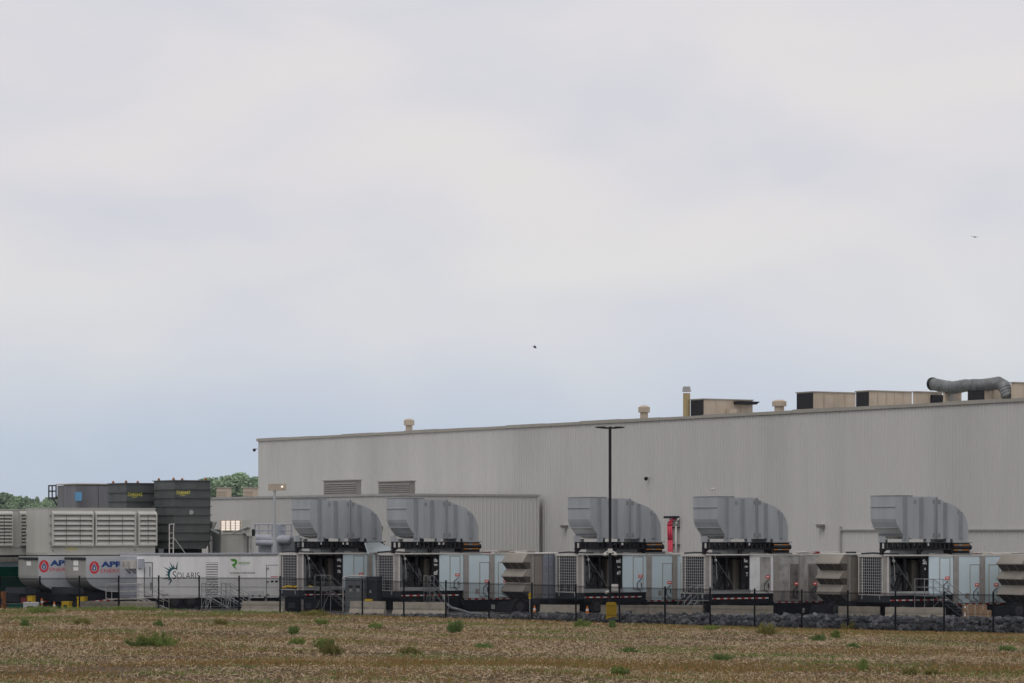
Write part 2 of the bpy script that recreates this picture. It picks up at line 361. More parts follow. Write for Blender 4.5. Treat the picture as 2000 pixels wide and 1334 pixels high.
# wall fittings
def wall_fit(name, label, cat, px, py, fn, fr=WH, side=False):
    v = fr.v(px) if not side else 0; u = 0 if not side else fr.u(px)
    z = fr.z(py, u, v); f = rel(fr, u, v, z)
    if side: f.th = fr.th-R(90)
    e = f.empty(name, label, cat); fn(e); return e
def lamp_fn(lit):
    def fn(e):
        m = MB(); m.box(-.55, -.02, -.28, .28, .08, .2); m.box(-.5, -.06, -.24, .24, -.02, .08); m.build('lamp_housing', 'brownvent', e)
        m = MB(); m.box(-.46, -.1, -.2, .2, -.12, -.02); m.build('lamp_lens', 'lampglow' if lit else 'seam', e)
    return fn
def cam_fn(e):
    m = MB(); m.tube((0, 0, .1), (-.3, 0, .12), .05); m.build('camera_bracket', 'white', e)
    m = MB(); m.sphere((-.38, 0, 0), .17); m.build('camera_dome', 'black', e, True)
wall_fit('wall_lamp', 'lit wall lamp with yellow glow on the annex end wall', 'lamp', 1030, 1030, lamp_fn(True), AX, True)
wall_fit('wall_lamp', 'wall lamp just right of the first exhaust hood with yellow glow', 'lamp', 746, 1032, lamp_fn(True), AX)
wall_fit('wall_lamp', 'small wall lamp just right of the second exhaust hood', 'lamp', 940, 1031, lamp_fn(False), AX, True)
wall_fit('wall_lamp', 'unlit wall lamp left of the third exhaust hood', 'lamp', 1107, 1030, lamp_fn(False))
wall_fit('wall_lamp', 'unlit wall lamp alone on the wall between fourth and fifth exhaust hoods', 'lamp', 1608, 1029, lamp_fn(False))
wall_fit('security_camera', 'dark camera dome high on the wall above the red cables', 'camera', 1269, 935, cam_fn)
wall_fit('security_camera', 'small camera on the wall beside the annex corner', 'camera', 1056, 1018, cam_fn)
wall_fit('security_camera', 'camera hanging at the far left end of the warehouse roof', 'camera', 503, 879, cam_fn)
# roof equipment ------------------------------------------------
def roof_unit(px0, pxc, px1, pyt, label, end='black', inset=1.0, ribs=4, mats='tan'):
    """corner seen at column pxc; narrow end face out to px0, long side out to px1"""
    vc = WH.v(pxc, inset); f = rel(WH, inset, vc, ztop-.3); e = f.empty('rooftop_unit', label, 'roof unit')
    W_ = f.v(px0); L = f.u(px1); h = f.z(pyt, 0, 0)
    m = MB(); m.box(0, L, 0, W_, .25, h); m.build('casing', mats, e)
    for i in range(1, ribs):
        x = L*i/ribs; m = MB(); m.box(x-.04, x+.04, -.05, -.003, .3, h-.04); m.build('casing_rib', mats, e)
    m = MB(); m.box(-.08, L+.08, -.08, W_+.08, h, h+.08); m.build('lid', 'coping', e)
    m = MB(); m.box(.1, L-.1, .1, W_-.1, 0, .25); m.build('curb', 'seam', e)
    if end:
        m = MB(); m.box(-.05, -.003, .06, W_-.06, .3, h-.05); m.build('intake_coil', end, e)
    return e, f, h, L, W_
e, f, h, L, W_ = roof_unit(1349, 1375, 1470, 780, 'beige rooftop air handler with dark coil end right of the round stack')
m = MB(); m.prism([(L*.6, h-.1), (L*1.05, h-.1), (L*.98, h-.35), (L*.6, h-.35)], -.7, -.06); m.build('intake_hood', 'black', e)
m = MB(); m.box(L*.45, L*.6, -.5, -.06, .5, .95); m.build('side_box', 'tan', e)
e, f, h, L, W_ = roof_unit(1556, 1589, 1671, 766, 'long beige rooftop air handler with broad dark left end, middle of the roof')
e, f, h, L, W_ = roof_unit(1672, 1698, 1781, 764, 'beige rooftop unit whose dark end sits low behind the middle air handler', inset=1.6, ribs=5)
e, f, h, L, W_ = roof_unit(1783, 1788, 1840, 766, 'beige rooftop unit with dark louvred vent near its base', end=None, inset=1.0, ribs=2)
m = MB(); m.box(L*.55, L*.98, -.2, -.06, .45, 1.1); m.build('louvre', 'black', e)
e, f, h, L, W_ = roof_unit(1842, 1846, 1878, 766, 'short beige rooftop unit under the silver duct mouth', end=None, inset=1.0, ribs=1)
m = MB(); m.tube((L*.35, -.12, .75), (L*.35, -.003, .75), .28, 12); m.build('round_vent', 'seam', e)
e, f, h, L, W_ = roof_unit(1890, 1924, 1972, 755, 'beige rooftop unit with large black end beneath the silver duct', inset=1.0, ribs=3)
e, f, h, L, W_ = roof_unit(1975, 1982, 2060, 748, 'beige rooftop unit cut by the right edge of the picture', end=None, inset=1.0)
m = None
def mush(px, pyt, w, label, tall=False):
    v = WH.v(px, .8); f = rel(WH, .8, v, ztop-.3); e = f.empty('roof_ventilator', label, 'ventilator'); h = WH.z(pyt, .8, v)-ztop+.3
    m = MB(); m.tube((0, 0, 0), (0, 0, h*.72), w*.34, 12); m.build('vent_shaft', 'tan', e, False)
    m = MB(); m.tube((0, 0, h*.6), (0, 0, h*.9), w*.5, 14); m.tube((0, 0, h*.9), (0, 0, h), w*.5, 14, r1=w*.25); m.build('vent_cap', 'tan', e)
mush(1522, 781, 1.15, 'squat beige round ventilator standing between two beige roof units')
mush(1258, 792, 1.0, 'beige round roof ventilator left of the tall stack pipe')
mush(799, 818, 1.0, 'lone round ventilator on the left part of the warehouse roof')
v = WH.v(1341, .9); f = rel(WH, .9, v, ztop-.3); e = f.empty('exhaust_stack', 'yellowish vertical exhaust stack with rain cap at left of roof units', 'stack')
h = WH.z(768, .9, v)-ztop+.3
m = MB(); m.tube((0, 0, 0), (0, 0, h), .3, 12); m.build('stack_pipe', mat('ochre_pipe', (.42, .33, .17), .6), e)
m = MB(); m.tube((0, 0, h+.12), (0, 0, h+.55), .38, 12, r1=.3); m.build('rain_cap', 'seam', e)
# silver duct over the units
f = rel(WH, 1.2, 0, ztop-.3); e = f.empty('silver_duct', 'fat silver flexible duct lying along the roof units with open black mouth', 'duct')
pts = []
for px, py in ((1822, 750), (1840, 754), (1862, 757), (1885, 753), (1925, 752), (1950, 748), (1962, 755), (1970, 776)):
    vv = f.v(px, 0); pts.append((0, vv, f.z(py, 0, vv)))
m = MB()
for i, (a, b) in enumerate(zip(pts, pts[1:])):
    n = 4
    for k in range(n):
        A = Vector(a).lerp(Vector(b), k/n); B = Vector(a).lerp(Vector(b), (k+1)/n); m.tube(A, B, .46+.02*((k+i)%2), 12, r1=.46+.02*((k+i+1)%2))
for q in pts[1:-1]: m.sphere(q, .48, 12, 8)
m.build('duct_tube', 'hvac', e, True)
m = MB(); m.tube(Vector(pts[0])+Vector((-.02, .12, 0)), Vector(pts[0])+Vector((-.02, -.1, 0)), .5, 14); m.build('duct_mouth', 'black', e)
# annex roof units
def ann(px0, px1, pyt, label, dark=False, inset=2.0, depth=.5, mt='brownvent'):
    v1 = AX.v(px0, inset); v0 = AX.v(px1, inset); f = rel(AX, inset, v0, za-.25); e = f.empty('annex_roof_vent', label, 'roof vent'); L = v1-v0
    h = AX.z(pyt, inset, v0)-za+.25
    m = MB(); m.box(0, depth, 0, L, 0, h); m.build('casing', mt, e)
    for k in range(7 if h > .8 else 3):
        n = 7 if h > .8 else 3; z = .12+(h-.24)*k/n
        m = MB(); m.prism([(-.08, z), (-.003, z+.02), (-.003, z+(h-.24)/n*.75)], .1, L-.1); m.build('slat', mt, e)
    m = MB(); m.box(-.1, depth+.1, -.1, L+.1, h, h+.08); m.build('lid', 'coping', e)
ann(632, 696, 938, 'wide louvred grey roof vent on annex behind the first exhaust hood')
ann(739, 801, 940, 'wide louvred grey roof vent on annex behind the second exhaust hood')
for px, lb in ((433, 'small beige vent box on the annex roof next to the dark stacks'), (485, 'small beige vent box on the annex roof near the warehouse corner')):
    ann(px-10, px+10, 953, lb, mt='tan')
# trees --------------------------------------------------------
M['leaf'] = mat('foliage_green', (.30, .42, .26), .7, var=.4, scale=.3)  # both leaf greens made paler: distance haze put into the colour
M['leaf2'] = mat('foliage_dark_green', (.26, .37, .24), .7, var=.4, scale=.3)
M['bark'] = mat('tree_bark', (.09, .07, .05), .9)
def tree_meshes(seed, h, w, nleaf, lm, clumps):
    r = np.random.default_rng(seed)
    cs = []
    for i in range(clumps):
        a = r.uniform(0, 6.28); rr = r.uniform(0, w*.36); zc = r.uniform(h*.38, h*.86); fall = 1-abs(zc-h*.58)/(h*.6)
        cs.append((math.cos(a)*rr*fall*1.2, math.sin(a)*rr*fall*1.2, zc, r.uniform(.12, .22)*w))
    n = nleaf; ci = r.integers(0, clumps, n); d = r.normal(size=(n, 3)); d /= np.linalg.norm(d, axis=1)[:, None]
    rad = r.uniform(.35, 1, n)**.5; C = np.array(cs)[ci]
    pos = C[:, :3]+d*(C[:, 3]*rad)[:, None]*np.array([1, 1, .8])
    s = r.uniform(.25, .55, n)*h/20
    a = r.normal(size=(n, 3)); a /= np.linalg.norm(a, axis=1)[:, None]; b = np.cross(a, r.normal(size=(n, 3))); b /= np.linalg.norm(b, axis=1)[:, None]
    a *= s[:, None]; b *= s[:, None]*.7
    v = np.stack([pos-a, pos+b, pos+a, pos-b], 1).reshape(-1, 3)
    me = quads('crown', v, lm)
    tk = MB(); tk.tube((0, 0, 0), (0, 0, h*.45), h*.022, 8, r1=h*.014)
    for c in cs[:9]: tk.tube((0, 0, h*.3), (c[0]*.9, c[1]*.9, c[2]), h*.009, 5, r1=h*.003)
    return me, tk.mesh('trunk', ['bark'])
def quads(name, v, m, mi=None):
    n = len(v)//4; me = bpy.data.meshes.new(name); me.vertices.add(n*4); me.vertices.foreach_set('co', np.ascontiguousarray(v, dtype=np.float32).ravel())
    me.loops.add(n*4); me.loops.foreach_set('vertex_index', np.arange(n*4, dtype=np.int32))
    me.polygons.add(n); me.polygons.foreach_set('loop_start', np.arange(n, dtype=np.int32)*4)
    ms = m if isinstance(m, list) else [m]
    for q in ms: me.materials.append(M[q] if isinstance(q, str) else q)
    if mi is not None: me.polygons.foreach_set('material_index', mi)
    me.update(calc_edges=True); return me
TM = [tree_meshes(1, 21, 17, 8000, 'leaf', 15), tree_meshes(2, 22, 15, 6500, 'leaf2', 11), tree_meshes(3, 19, 20, 8000, 'leaf', 17)]
def tree(px, pyt, k, label, d=2300, wx=1.0):
    h0 = (21, 22, 19)[k]; h = (HY-pyt)*d/F+H+1.6; s = h/(h0*.93)
    o = bpy.data.objects.new('tree', None); col.objects.link(o); o.location = ((px-CX)/F*d, d, -1.6); o.scale = (s*wx, s*wx, s); o.rotation_euler = (0, 0, px*.7)
    tag(o, label, 'tree', 'trees on the horizon')
    for nm, me in zip(('crown', 'trunk'), TM[k]):
        c = bpy.data.objects.new(nm, me); col.objects.link(c); c.parent = o
for px, py, k, lb, w in ((-18, 962, 0, 'large hazy tree cut by the left edge of the picture', 1.1), (12, 960, 1, 'tallest hazy tree at far left above the louvred enclosure', 1.1), (32, 963, 0, 'broad hazy tree right of the tallest one at far left', 1.0),
        (54, 967, 1, 'thin hazy tree with gaps in its crown at left', .55), (69, 968, 1, 'small thin hazy tree just left of the low shrubby tree', .45), (62, 983, 2, 'low yellowish green bushy tree between the thin trees and platform', 1.2), (84, 978, 2, 'low rounded hazy tree left of the handrail platform', 1.0),
        (100, 966, 0, 'hazy round tree directly behind the handrail platform', .9), (38, 986, 2, 'low shrubby tree under the broad hazy tree', 1.2), (400, 932, 1, 'hazy green tree just right of the tall dark stack', .8), (424, 930, 0, 'second hazy green tree right of the tall dark stack', .9),
        (452, 926, 2, 'broad hazy green tree midway between stack and warehouse', 1.0), (476, 924, 1, 'hazy green tree left of the warehouse corner', .9), (500, 920, 0, 'highest hazy green tree touching the warehouse corner', .9)):
    tree(px, py, k, lb, wx=w*(1.25 if px > 300 else .85))
# ---------------------------------------------------------------- turbine trailers
F4 = Frame(1379, 31.2)
def U(x, v=0): return F4.u(1320+x/4.303, v)
def Z(y, u=0, v=0): return F4.z(940+y/4.303, u, v)
TW = 2.72
def unit_scale(px): return 29.3+(px-590)*(2.7/1140)
def wheel(parent, u, v, r=.5, w=.28):
    m = MB(); m.tube((u, v, r), (u, v+w, r), r, 20); wo_ = m.build('wheel', 'rubber', parent)
    m = MB(); m.tube((u, v-.02, r), (u, v+.02, r), r*.58, 16); m.tube((u, v-.1, r), (u, v-.02, r), r*.18, 10); m.build('rim', 'rim', wo_)
    return wo_
def turbine_trailer(fr, label, pm, doorm, pm2, doorm2, letters, L=13.6, group='turbine trailers parked in a row'):
    e = fr.empty('turbine_trailer', label, 'trailer', group)
    zt = Z(612, 2); zf = Z(945, 2); zl = Z(1005, 8)
    ub0, ub1 = U(295), U(618)
    # roof
    m = MB(); m.box(-.03, L, -.05, TW+.05, zt-.1, zt); m.build('roof', 'white', e)
    m = MB(); m.box(-.02, ub1+.2, -.12, -.052, zt-.07, zt-.015); m.build('roof_awning_rail', 'white', e)
    m = MB(); m.box(.05, L, .06, TW-.06, zf-.06, zf); m.build('floor', 'navy', e)
    m = MB(); m.box(ub0, L, TW-.05, TW, zf, zt-.1); m.build('back_wall', 'inner', e)
    # radiator end
    m = MB(); m.box(.06, .2, .1, TW-.1, zf+.02, zt-.14)
    m.build('radiator_core', 'core', e)
    m = MB()
    for i in range(15): v = .2+i*(TW-.4)/14; m.box(.035, .058, v-.02, v+.02, zf+.05, zt-.15)
    tag(m.build('radiator_fin', 'core', e), kind='stuff')
    z0, z1 = zf-.0, zt-.1
    m = MB(); m.box(-.03, .02, .1, .17, z0, z1); m.box(-.03, .02, TW-.14, TW-.06, z0, z1); m.box(-.029, .019, .17, TW-.14, z0, z0+.06); m.box(-.029, .019, .17, TW-.14, z1-.05, z1); m.build('grille_frame', 'white', e)
    m = MB(); n = 11
    for i in range(n): v = .17+(i+.5)*(TW-.31)/n; m.box(-.015, .0, v-.009, v+.009, z0+.06, z1-.05)
    for j in range(1, 13): z = z0+.06+(z1-z0-.11)*j/13; m.box(-.022, -.016, .17, TW-.14, z-.009, z+.009)
    tag(m.build('grille', 'grate', e), kind='stuff')
    m = MB(); m.box(-.02, .02, TW-.5, TW-.42, z0+.1, z1-.1); m.build('grille_stile', 'white', e)
    m = MB(); m.box(-.03, .5, .02, TW-.02, zf-.42, zf-.02); m.build('front_bumper', 'slate', e)
    m = MB(); m.tube((-.06, .35, zf-.25), (-.06, .35, zf-.02), .03); m.tube((-.06, TW-.5, zf-.25), (-.06, TW-.5, zf-.02), .03); m.build('latch', 'galv', e)
    # side: posts
    m = MB(); m.box(.02, U(280), 0, .12, zf, zt-.1); m.build('corner_post', 'pillar', e)
    m = MB(); m.box(U(280)+.003, ub0, -.03, .1, zf, zt-.1); m.build('door_post', 'white', e)
    # bay
    m = MB(); m.box(ub0, U(337), .35, .42, zf+.2, zt-.12); m.build('inner_panel', 'inner', e)
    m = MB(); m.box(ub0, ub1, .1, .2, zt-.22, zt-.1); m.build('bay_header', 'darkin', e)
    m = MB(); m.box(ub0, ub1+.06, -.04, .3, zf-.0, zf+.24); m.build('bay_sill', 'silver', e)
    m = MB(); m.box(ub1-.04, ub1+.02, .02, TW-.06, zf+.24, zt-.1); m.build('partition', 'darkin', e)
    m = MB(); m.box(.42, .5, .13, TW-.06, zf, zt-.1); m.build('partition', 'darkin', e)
    m = MB(); m.box(ub0, ub1-.04, TW-.3, TW-.2, zf, zt-.1); m.build('bay_dark_sheet', 'darkin', e)  # dark sheet added to deepen the shade inside the open bay
    zc = (zf+zt)/2
    m = MB(); uc = U(440); m.tube((uc, 1.1, zc-.35), (uc+.05, 2.3, zc-.35), .95, 24); m.tube((uc, .98, zc-.35), (uc, 1.1, zc-.35), .5, 20); m.build('generator_drum', 'drum', e, False)
    m = MB()
    for (xa, ya, xb, yb, r_) in ((350, 660, 460, 860, .07), (420, 650, 345, 880, .06), (365, 900, 425, 770, .06), (345, 760, 455, 830, .05)):
        a = (U(xa, .7), .7, Z(ya, U(xa), .7)); b = (U(xb, .7), .7, Z(yb, U(xb), .7)); m.tube(a, b, r_, 6)
    m.build('strut', 'black', e)
    m = MB(); m.box(U(455), U(478), .5, .7, zf+.2, zt-.2); m.build('upright_duct', 'black', e)
    m = MB(); m.box(U(484, .9), U(545, .9), .9, 1.5, zf+.2, zt-.35); m.build('control_cabinet', 'cab', e)
    m = MB(); uc = U(578, .3); m.tube((uc, .42, zf+.3), (uc, .42, zt-.16), .27, 16); m.build('filter_canister', 'black', e, False)
    m = MB(); m.box(uc-.25, uc+.24, .112, .13, zf+.85, zt-.2); m.build('banner', 'black', e)
    for (s_, a, b, za_, zb_) in letters:
        text(s_, uc-.22+a*.44, uc-.22+b*.44, zf+za_*(zt-zf), zf+zb_*(zt-zf), .104, 'lightbox', e, bold=.02, rot=R(-4))
    m = MB(); m.tube((U(350), .2, Z(650, 1)), (U(510), .2, Z(895, 3)), .011, 5); m.build('gas_strut', 'galv', e)
    m = MB(); m.sphere((U(352), .25, Z(662, 1)), .1, 8, 6); m.build('work_lamp', 'lightbox', e, True)
    m = MB(); m.path([(U(300), -.08, zt+.02), (U(325), -.1, zt-.2), (U(340), -.02, zt-.8), (U(350), .05, zt-1.6)], .022, 5); m.build('cable', 'seam', e)
    # panels
    def panel(x0, x1, zb, mt, v0=0, nm='side_panel', lab=None):
        m = MB(); m.box(U(x0)+.006, U(x1)-.006, v0, .08, zb, zt-.1); return m.build(nm, mt, e, label=lab)
    panel(622, 820, zf, pm)
    panel(862, 1036, zl, pm2); panel(1076, 1250, zl, pm2)
    m = MB(); m.box(U(1250), L, 0, .08, zl, zt-.1); m.build('side_panel', pm2, e)
    m = MB(); m.box(U(821), U(861), -.06, .1, zl, zt-.1); m.build('pillar', 'pillar', e)
    m = MB(); m.box(U(1037), U(1075), -.06, .1, zl, zt-.1); m.build('pillar', 'pillar', e)
    def door(x0, x1, y0, y1, mt, sy):
        u0, u1 = U(x0), U(x1); z1_, z0_ = Z(y0, u0), Z(y1, u0)
        m = MB(); m.box(u0, u1, -.02, -.002, z0_, z1_)
        d = m.build('door', mt, e)
        m = MB(); w = .05
        m.box(u0-w, u0-.003, -.03, -.001, z0_-w, z1_+w); m.box(u1+.003, u1+w, -.03, -.001, z0_-w, z1_+w); m.box(u0-.003, u1+.003, -.03, -.001, z1_+.003, z1_+w); m.box(u0-.003, u1+.003, -.03, -.001, z0_-w, z0_-.003)
        m.build('door_frame', 'pillar', d)
        zs = Z(sy, u0)
        m = MB(); m.box(u1-.34, u1-.02, -.03, -.023, zs-.1, zs+.1); m.build('warning_sign', 'red', d)
        m = MB(); m.box(u1-.28, u1-.08, -.034, -.031, zs-.02, zs+.04); m.build('sign_text', 'lightbox', d)
        m = MB(); m.path([(u1-.1, -.05, zs-.15), (u1-.45, -.06, zs-.42), (u1-.45, -.06, zs-.8), (u1-.12, -.05, zs-1.0)], .022, 5); m.tube((u1-.12, -.05, zs-.7), (u1-.12, -.05, zs-.4), .03, 6); m.build('handle', 'black', d)
    door(712, 788, 642, 912, doorm, 805)
    door(958, 1030, 698, 990, doorm2, 860)
    door(1112, 1186, 698, 998, doorm2, 860)
    m = MB(); m.box(U(918), U(948), -.012, -.001, zl+.28, zl+.62); m.build('vent_plate', 'pillar', e)
    # chassis
    m = MB(); m.box(.52, U(828), .08, TW-.08, zf-.62, zf-.06); m.build('gooseneck_beam', 'navy', e)
    m = MB(); m.prism([(U(800), zf-.7), (U(828), zl-.01), (L, zl-.01), (L, .07), (U(840), .07)], .06, TW-.06); m.build('deck_frame', 'navy', e)
    m = MB(); m.box(U(850), U(1130), -.02, 1.0, .1, zl-.25); m.build('under_dark_fill', 'navy', e)  # near-black box added to fill the dark below the deck
    m = MB(); m.box(2.1, U(795), .15, TW-.2, .07, zf-.63); m.build('gooseneck_dark_fill', 'navy', e)  # dark filler standing in for the shaded void under the gooseneck
    m = MB()
    u = U(290); i = 0
    while u < U(775): m.box(u, u+.26, .062, .078, Z(990, 2), Z(980, 2), 0 if i % 2 else 1); u += .27; i += 1
    u = U(832); i = 0
    while u < U(1230): m.box(u, u+.26, .04, .058, Z(1018, 8), Z(1009, 8), 0 if i % 2 else 1); u += .27; i += 1
    tag(m.build('reflective_tape', ['red', 'lightbox'], e), kind='stuff')
    m = MB(); m.box(U(1050), U(1080), -.03, -.022, zl-.75, zl-.45); m.box(U(1020), U(1035), -.03, -.022, zl-1.15, zl-1.05); m.box(U(1060), U(1068), -.03, -.022, zl-1.15, zl-1.05); m.build('label_plate', 'seam', e)
    for u in (.75, U(805)):
        m = MB(); m.box(u, u+.16, .3, .46, 0.02, zf-.6); m.box(u-.1, u+.26, .2, .56, 0, .03); m.build('landing_leg', 'navy', e)
    for u in (1.45,): wheel(e, u, .05)
    for u in (U(1290), U(1330)+.9, U(1330)+2.1): wheel(e, u, .0); wheel(e, u, TW-.4)
    m = MB(); m.box(U(1260), L-.2, .3, TW-.3, .3, .62); m.build('axle_group', 'navy', e)
    # things on the roof
    rr_ = random.Random(int(fr.X*10))
    for q_ in range(rr_.randint(3, 6)):
        u_ = rr_.uniform(6.3, 12); m = MB(); m.box(u_, u_+rr_.uniform(.2, 1.1), rr_.uniform(.1, .3), rr_.uniform(.5, 1.2), zt+.002, zt+rr_.uniform(.05, .16)); m.build('roof_fitting', rr_.choice(['white', 'seam', 'darkred', 'intan', 'slate']), e)
    if rr_.random() < .7:
        u_ = rr_.uniform(6.2, 8); m = MB(); m.path([(u_, .25, zt+.08), (u_+1.3, .2, zt+.12), (u_+2.6, .3, zt+.07), (u_+4.0, .2, zt+.1)], .035, 6); m.build('roof_pipe', 'white', e)
    m = MB(); m.box(U(640)+.0, U(700), .2, .9, zt, zt+.09); m.box(U(705), U(800), .3, 1.2, zt, zt+.06); m.build('roof_hatch', 'seam', e)
    m = MB(); m.path([(-.02, TW-.4, zt+.05), (.3, 1.6, zt+.1), (.9, .9, zt+.06), (1.2, .1, zt+.05)], .05, 6); m.build('roof_hose', 'slate', e)
    m = MB(); m.box(1.9, 4.8, .4, 2.0, zt+.0, zt+.32); m.build('roof_vent_box', 'inner', e)
    return e
UN = [(583, 'front turbine trailer at the left of the row, beside grey switch cabinets', 'bluep', 'bluep', 'bluep', 'bluep', [('olay', 0, 1, .74, .86), ('LUBE', .05, .7, .62, .66), ('OIL', .1, .7, .46, .54)]),
      (771.5, 'pale blue panelled turbine trailer second from left, beneath the second exhaust hood', 'bluep', 'bluep', 'bluep', 'bluep', [('dae', .1, 1, .76, .87), ('ver', .1, .8, .66, .71), ('off', .1, .9, .42, .55)]),
      (1128, 'pale blue panelled turbine trailer behind the black lamp pole', 'bluep', 'bluep', 'bluep', 'bluep', [('solla', 0, 1, .76, .87), ('Line', .2, .7, .64, .68), ('siT', .1, .8, .46, .55)]),
      (1379, 'turbine trailer with white front panel and stained stainless doors', 'whitep', 'steelp', 'steelp', 'steeld', [('lag', .1, 1, .76, .88), ('cer', .2, .8, .66, .70), ('T', .4, .8, .44, .53)]),
      (1723, 'rightmost pale blue panelled turbine trailer with tilted banner in its open bay', 'bluep', 'bluep', 'bluep', 'bluep', [('Su', .05, .9, .76, .88), ('A', .3, .6, .62, .68)])]
FR = []
for px, lab, *rest in UN:
    sc_ = 31.2 if px == 1379 else unit_scale(px+7)
    fr = Frame(px+(3 if px > 1700 else 2 if px == 1128 else 0), sc_, th=TH-(.056 if px > 1700 else 0)); FR.append(fr)
    turbine_trailer(fr, lab, *rest)
# ---------------------------------------------------------------- exhaust hoods
def hood(fr, label):
    e = fr.empty('exhaust_hood', label, 'exhaust duct', 'exhaust hoods on top of the turbine trailers')
    HW = 2.62
    P = lambda x, y: (U(x), Z(y, U(x)))
    zt = Z(612, 2)
    # left section with the curved mouth
    pts = [P(350, 130), P(490, 130), P(490, 484), P(465, 476), P(440, 466), P(420, 455), P(402, 432), P(384, 405), P(368, 375), P(356, 345), P(350, 318)]
    m = MB(); m.prism(pts, 0, HW); left = m.build('mouth_section', 'duct', e)
    pts = [P(490, 145), P(680, 145), P(680, 484), P(490, 484)]
    m = MB(); m.prism([(x+.004 if i in (0, 3) else x-.004, z) for i, (x, z) in enumerate(pts)], .02, HW-.02); m.build('middle_section', 'duct', e)
    pts = [P(680, 145), P(740, 172), P(800, 197), P(840, 216), P(872, 240), P(900, 270), P(918, 300), P(932, 332), P(941, 360), P(945, 390), P(945, 508), P(820, 508), P(815, 484), P(680, 484)]
    m = MB(); m.prism([(x+(.004 if abs(x-pts[0][0]) < .01 else 0), z) for x, z in pts], .02, HW-.02); m.build('elbow_section', 'duct', e)
    # ribs (rounded stiffeners)
    def ztop_at(x):
        a = [(350, 130), (490, 130), (490.1, 145), (680, 145), (740, 172), (840, 216), (900, 270), (932, 332), (945, 390)]
        return np.interp(x, [q[0] for q in a], [q[1] for q in a])
    for x in (430, 565, 760, 885):
        u = U(x); v0 = 0 if x < 490 else .02
        m = MB(); m.prism([(u-.18, v0), (u-.1, v0-.11), (u+.04, v0-.11), (u+.12, v0)], Z(480, u), Z(ztop_at(x)+(6 if x > 680 else 2), u), 'z'); m.build('stiffener', 'ductrib', e)
    # bolted flange
    u = U(680)
    m = MB(); m.box(u-.09, u+.09, -.05, .018, Z(482, u), Z(140, u)); m.box(u-.06, u+.06, -.05, HW, Z(146, u)+.005, Z(138, u)); m.build('flange', 'duct', e)
    m = MB()
    for k in range(22): z = Z(478, u)+(Z(150, u)-Z(478, u))*k/21; m.box(u-.045, u+.045, -.09, -.051, z-.045, z+.045)
    for k in range(10): x = u-.2-k*.18; m.box(x-.03, x+.03, .3, .36, Z(145, u), Z(145, u)+.06)
    tag(m.build('bolt', 'ductin', e), kind='stuff')
    for x, y in ((510, 180), (663, 178), (708, 180), (865, 262), (663, 452), (708, 452)):
        m = MB(); uu, zz = U(x), Z(y, U(x)); m.prism([(uu-.1, zz-.12), (uu+.1, zz-.12), (uu+.07, zz+.13), (uu-.07, zz+.13)], .0, .019); m.build('lug_plate', 'ductin', e)
    # stiffeners across the mouth face
    m = MB(); z = Z(218, U(350)); m.box(U(350)-.06, U(350)-.003, .02, HW-.02, z-.02, z+.03); m.build('mouth_rib', 'duct', e)
    u_, z = P(370, 388); m = MB(); m.box(u_-.14, u_-.0, .02, HW-.02, z-.02, z+.02); m.build('mouth_rib', 'duct', e)
    u_, z = P(420, 455); m = MB(); m.box(u_-.12, u_+.02, .0, HW, z-.05, z); m.build('mouth_lip', 'ductin', e)
    m = MB(); m.box(U(350)-.03, U(490)+.03, -.03, HW+.03, Z(130, 2)+.003, Z(126, 2)); m.build('top_rim', 'ductin', e)
    # supports
    for v in (.02, HW-.42):
        for x in (232, 424, 600, 762) if v < 1 else (424, 600):
            m = MB(); u = U(x); m.box(u, u+.3, v+(.0 if v > 1 else -.04), v+.28, Z(512, u)+.004, Z(462 if x < 300 else 438 if x < 500 else 465, u) if v < 1 else Z(486, u)); m.build('support_post', 'duct', e)
    for v, x0, x1 in ((.0, 408, 836), (HW-.3, 408, 760)):
        u0 = U(230) if v < 1 else U(560); u1 = U(x1); zb, ztp = Z(574, 3), Z(511, 3)
        m = MB(); m.box(u0, u1, v, v+.16, ztp-.06, ztp); m.box(u0, u1, v, v+.16, zb, zb+.1)
        n = int((u1-u0)/.34)
        for i in range(n+1): uu = u0+(u1-u0-.16)*i/n; m.box(uu, uu+.13, v+.03, v+.13, zb+.1, ztp-.06)
        m.build('castellated_beam', 'black', e)
        for u in (u0+.02, u0+(u1-u0)*.5, u1-.3)[: 3 if v < 1 else 2]:
            m = MB(); m.prism([(u, zt), (u+.2, zt), (u+.22, zt+.3), (u+.42, zb), (u, zb)], v, v+.16); m.build('frame_leg', 'black', e)
    # cross beam at the left end, seen between the two long beams
    for u in (U(440), U(600)):
        zb, ztp = Z(574, 3), Z(511, 3)
        m = MB(); m.box(u-.02, u+.12, .17, HW-.31, ztp-.06, ztp); m.box(u-.02, u+.12, .17, HW-.31, zb, zb+.1)
        for i in range(8): v = .25+i*(HW-.7)/7; m.box(u, u+.1, v, v+.12, zb+.1, ztp-.06)
        m.build('cross_beam', 'black', e)
    m = MB(); m.box(U(480), U(700), .5, 2.2, Z(590, 3), Z(540, 3)); m.build('duct_cradle', 'black', e)
    # expansion joint
    u0, u1 = U(822), U(958)
    m = MB(); m.box(u0, u1, .05, HW-.1, zt+.005, Z(512, 5)); m.build('joint_core', 'black', e)
    m = MB(); zc = (Z(520, 5)+Z(585, 5))/2; m.tube((u0-.02, .05, zc), (u1+.06, .05, zc), .16, 12); m.build('joint_bellows', 'black', e)
    for y in (533, 574):
        z = Z(y, 5); m = MB(); m.box(u0, u0+.34, -.05, .045, z-.03, z+.03, 0); m.box(u0+.36, u0+.62, -.05, .045, z-.03, z+.03, 1); m.box(u0+.64, u1-.12, -.05, .045, z-.03, z+.03, 0); m.build('joint_band', ['orange', 'seam'], e)
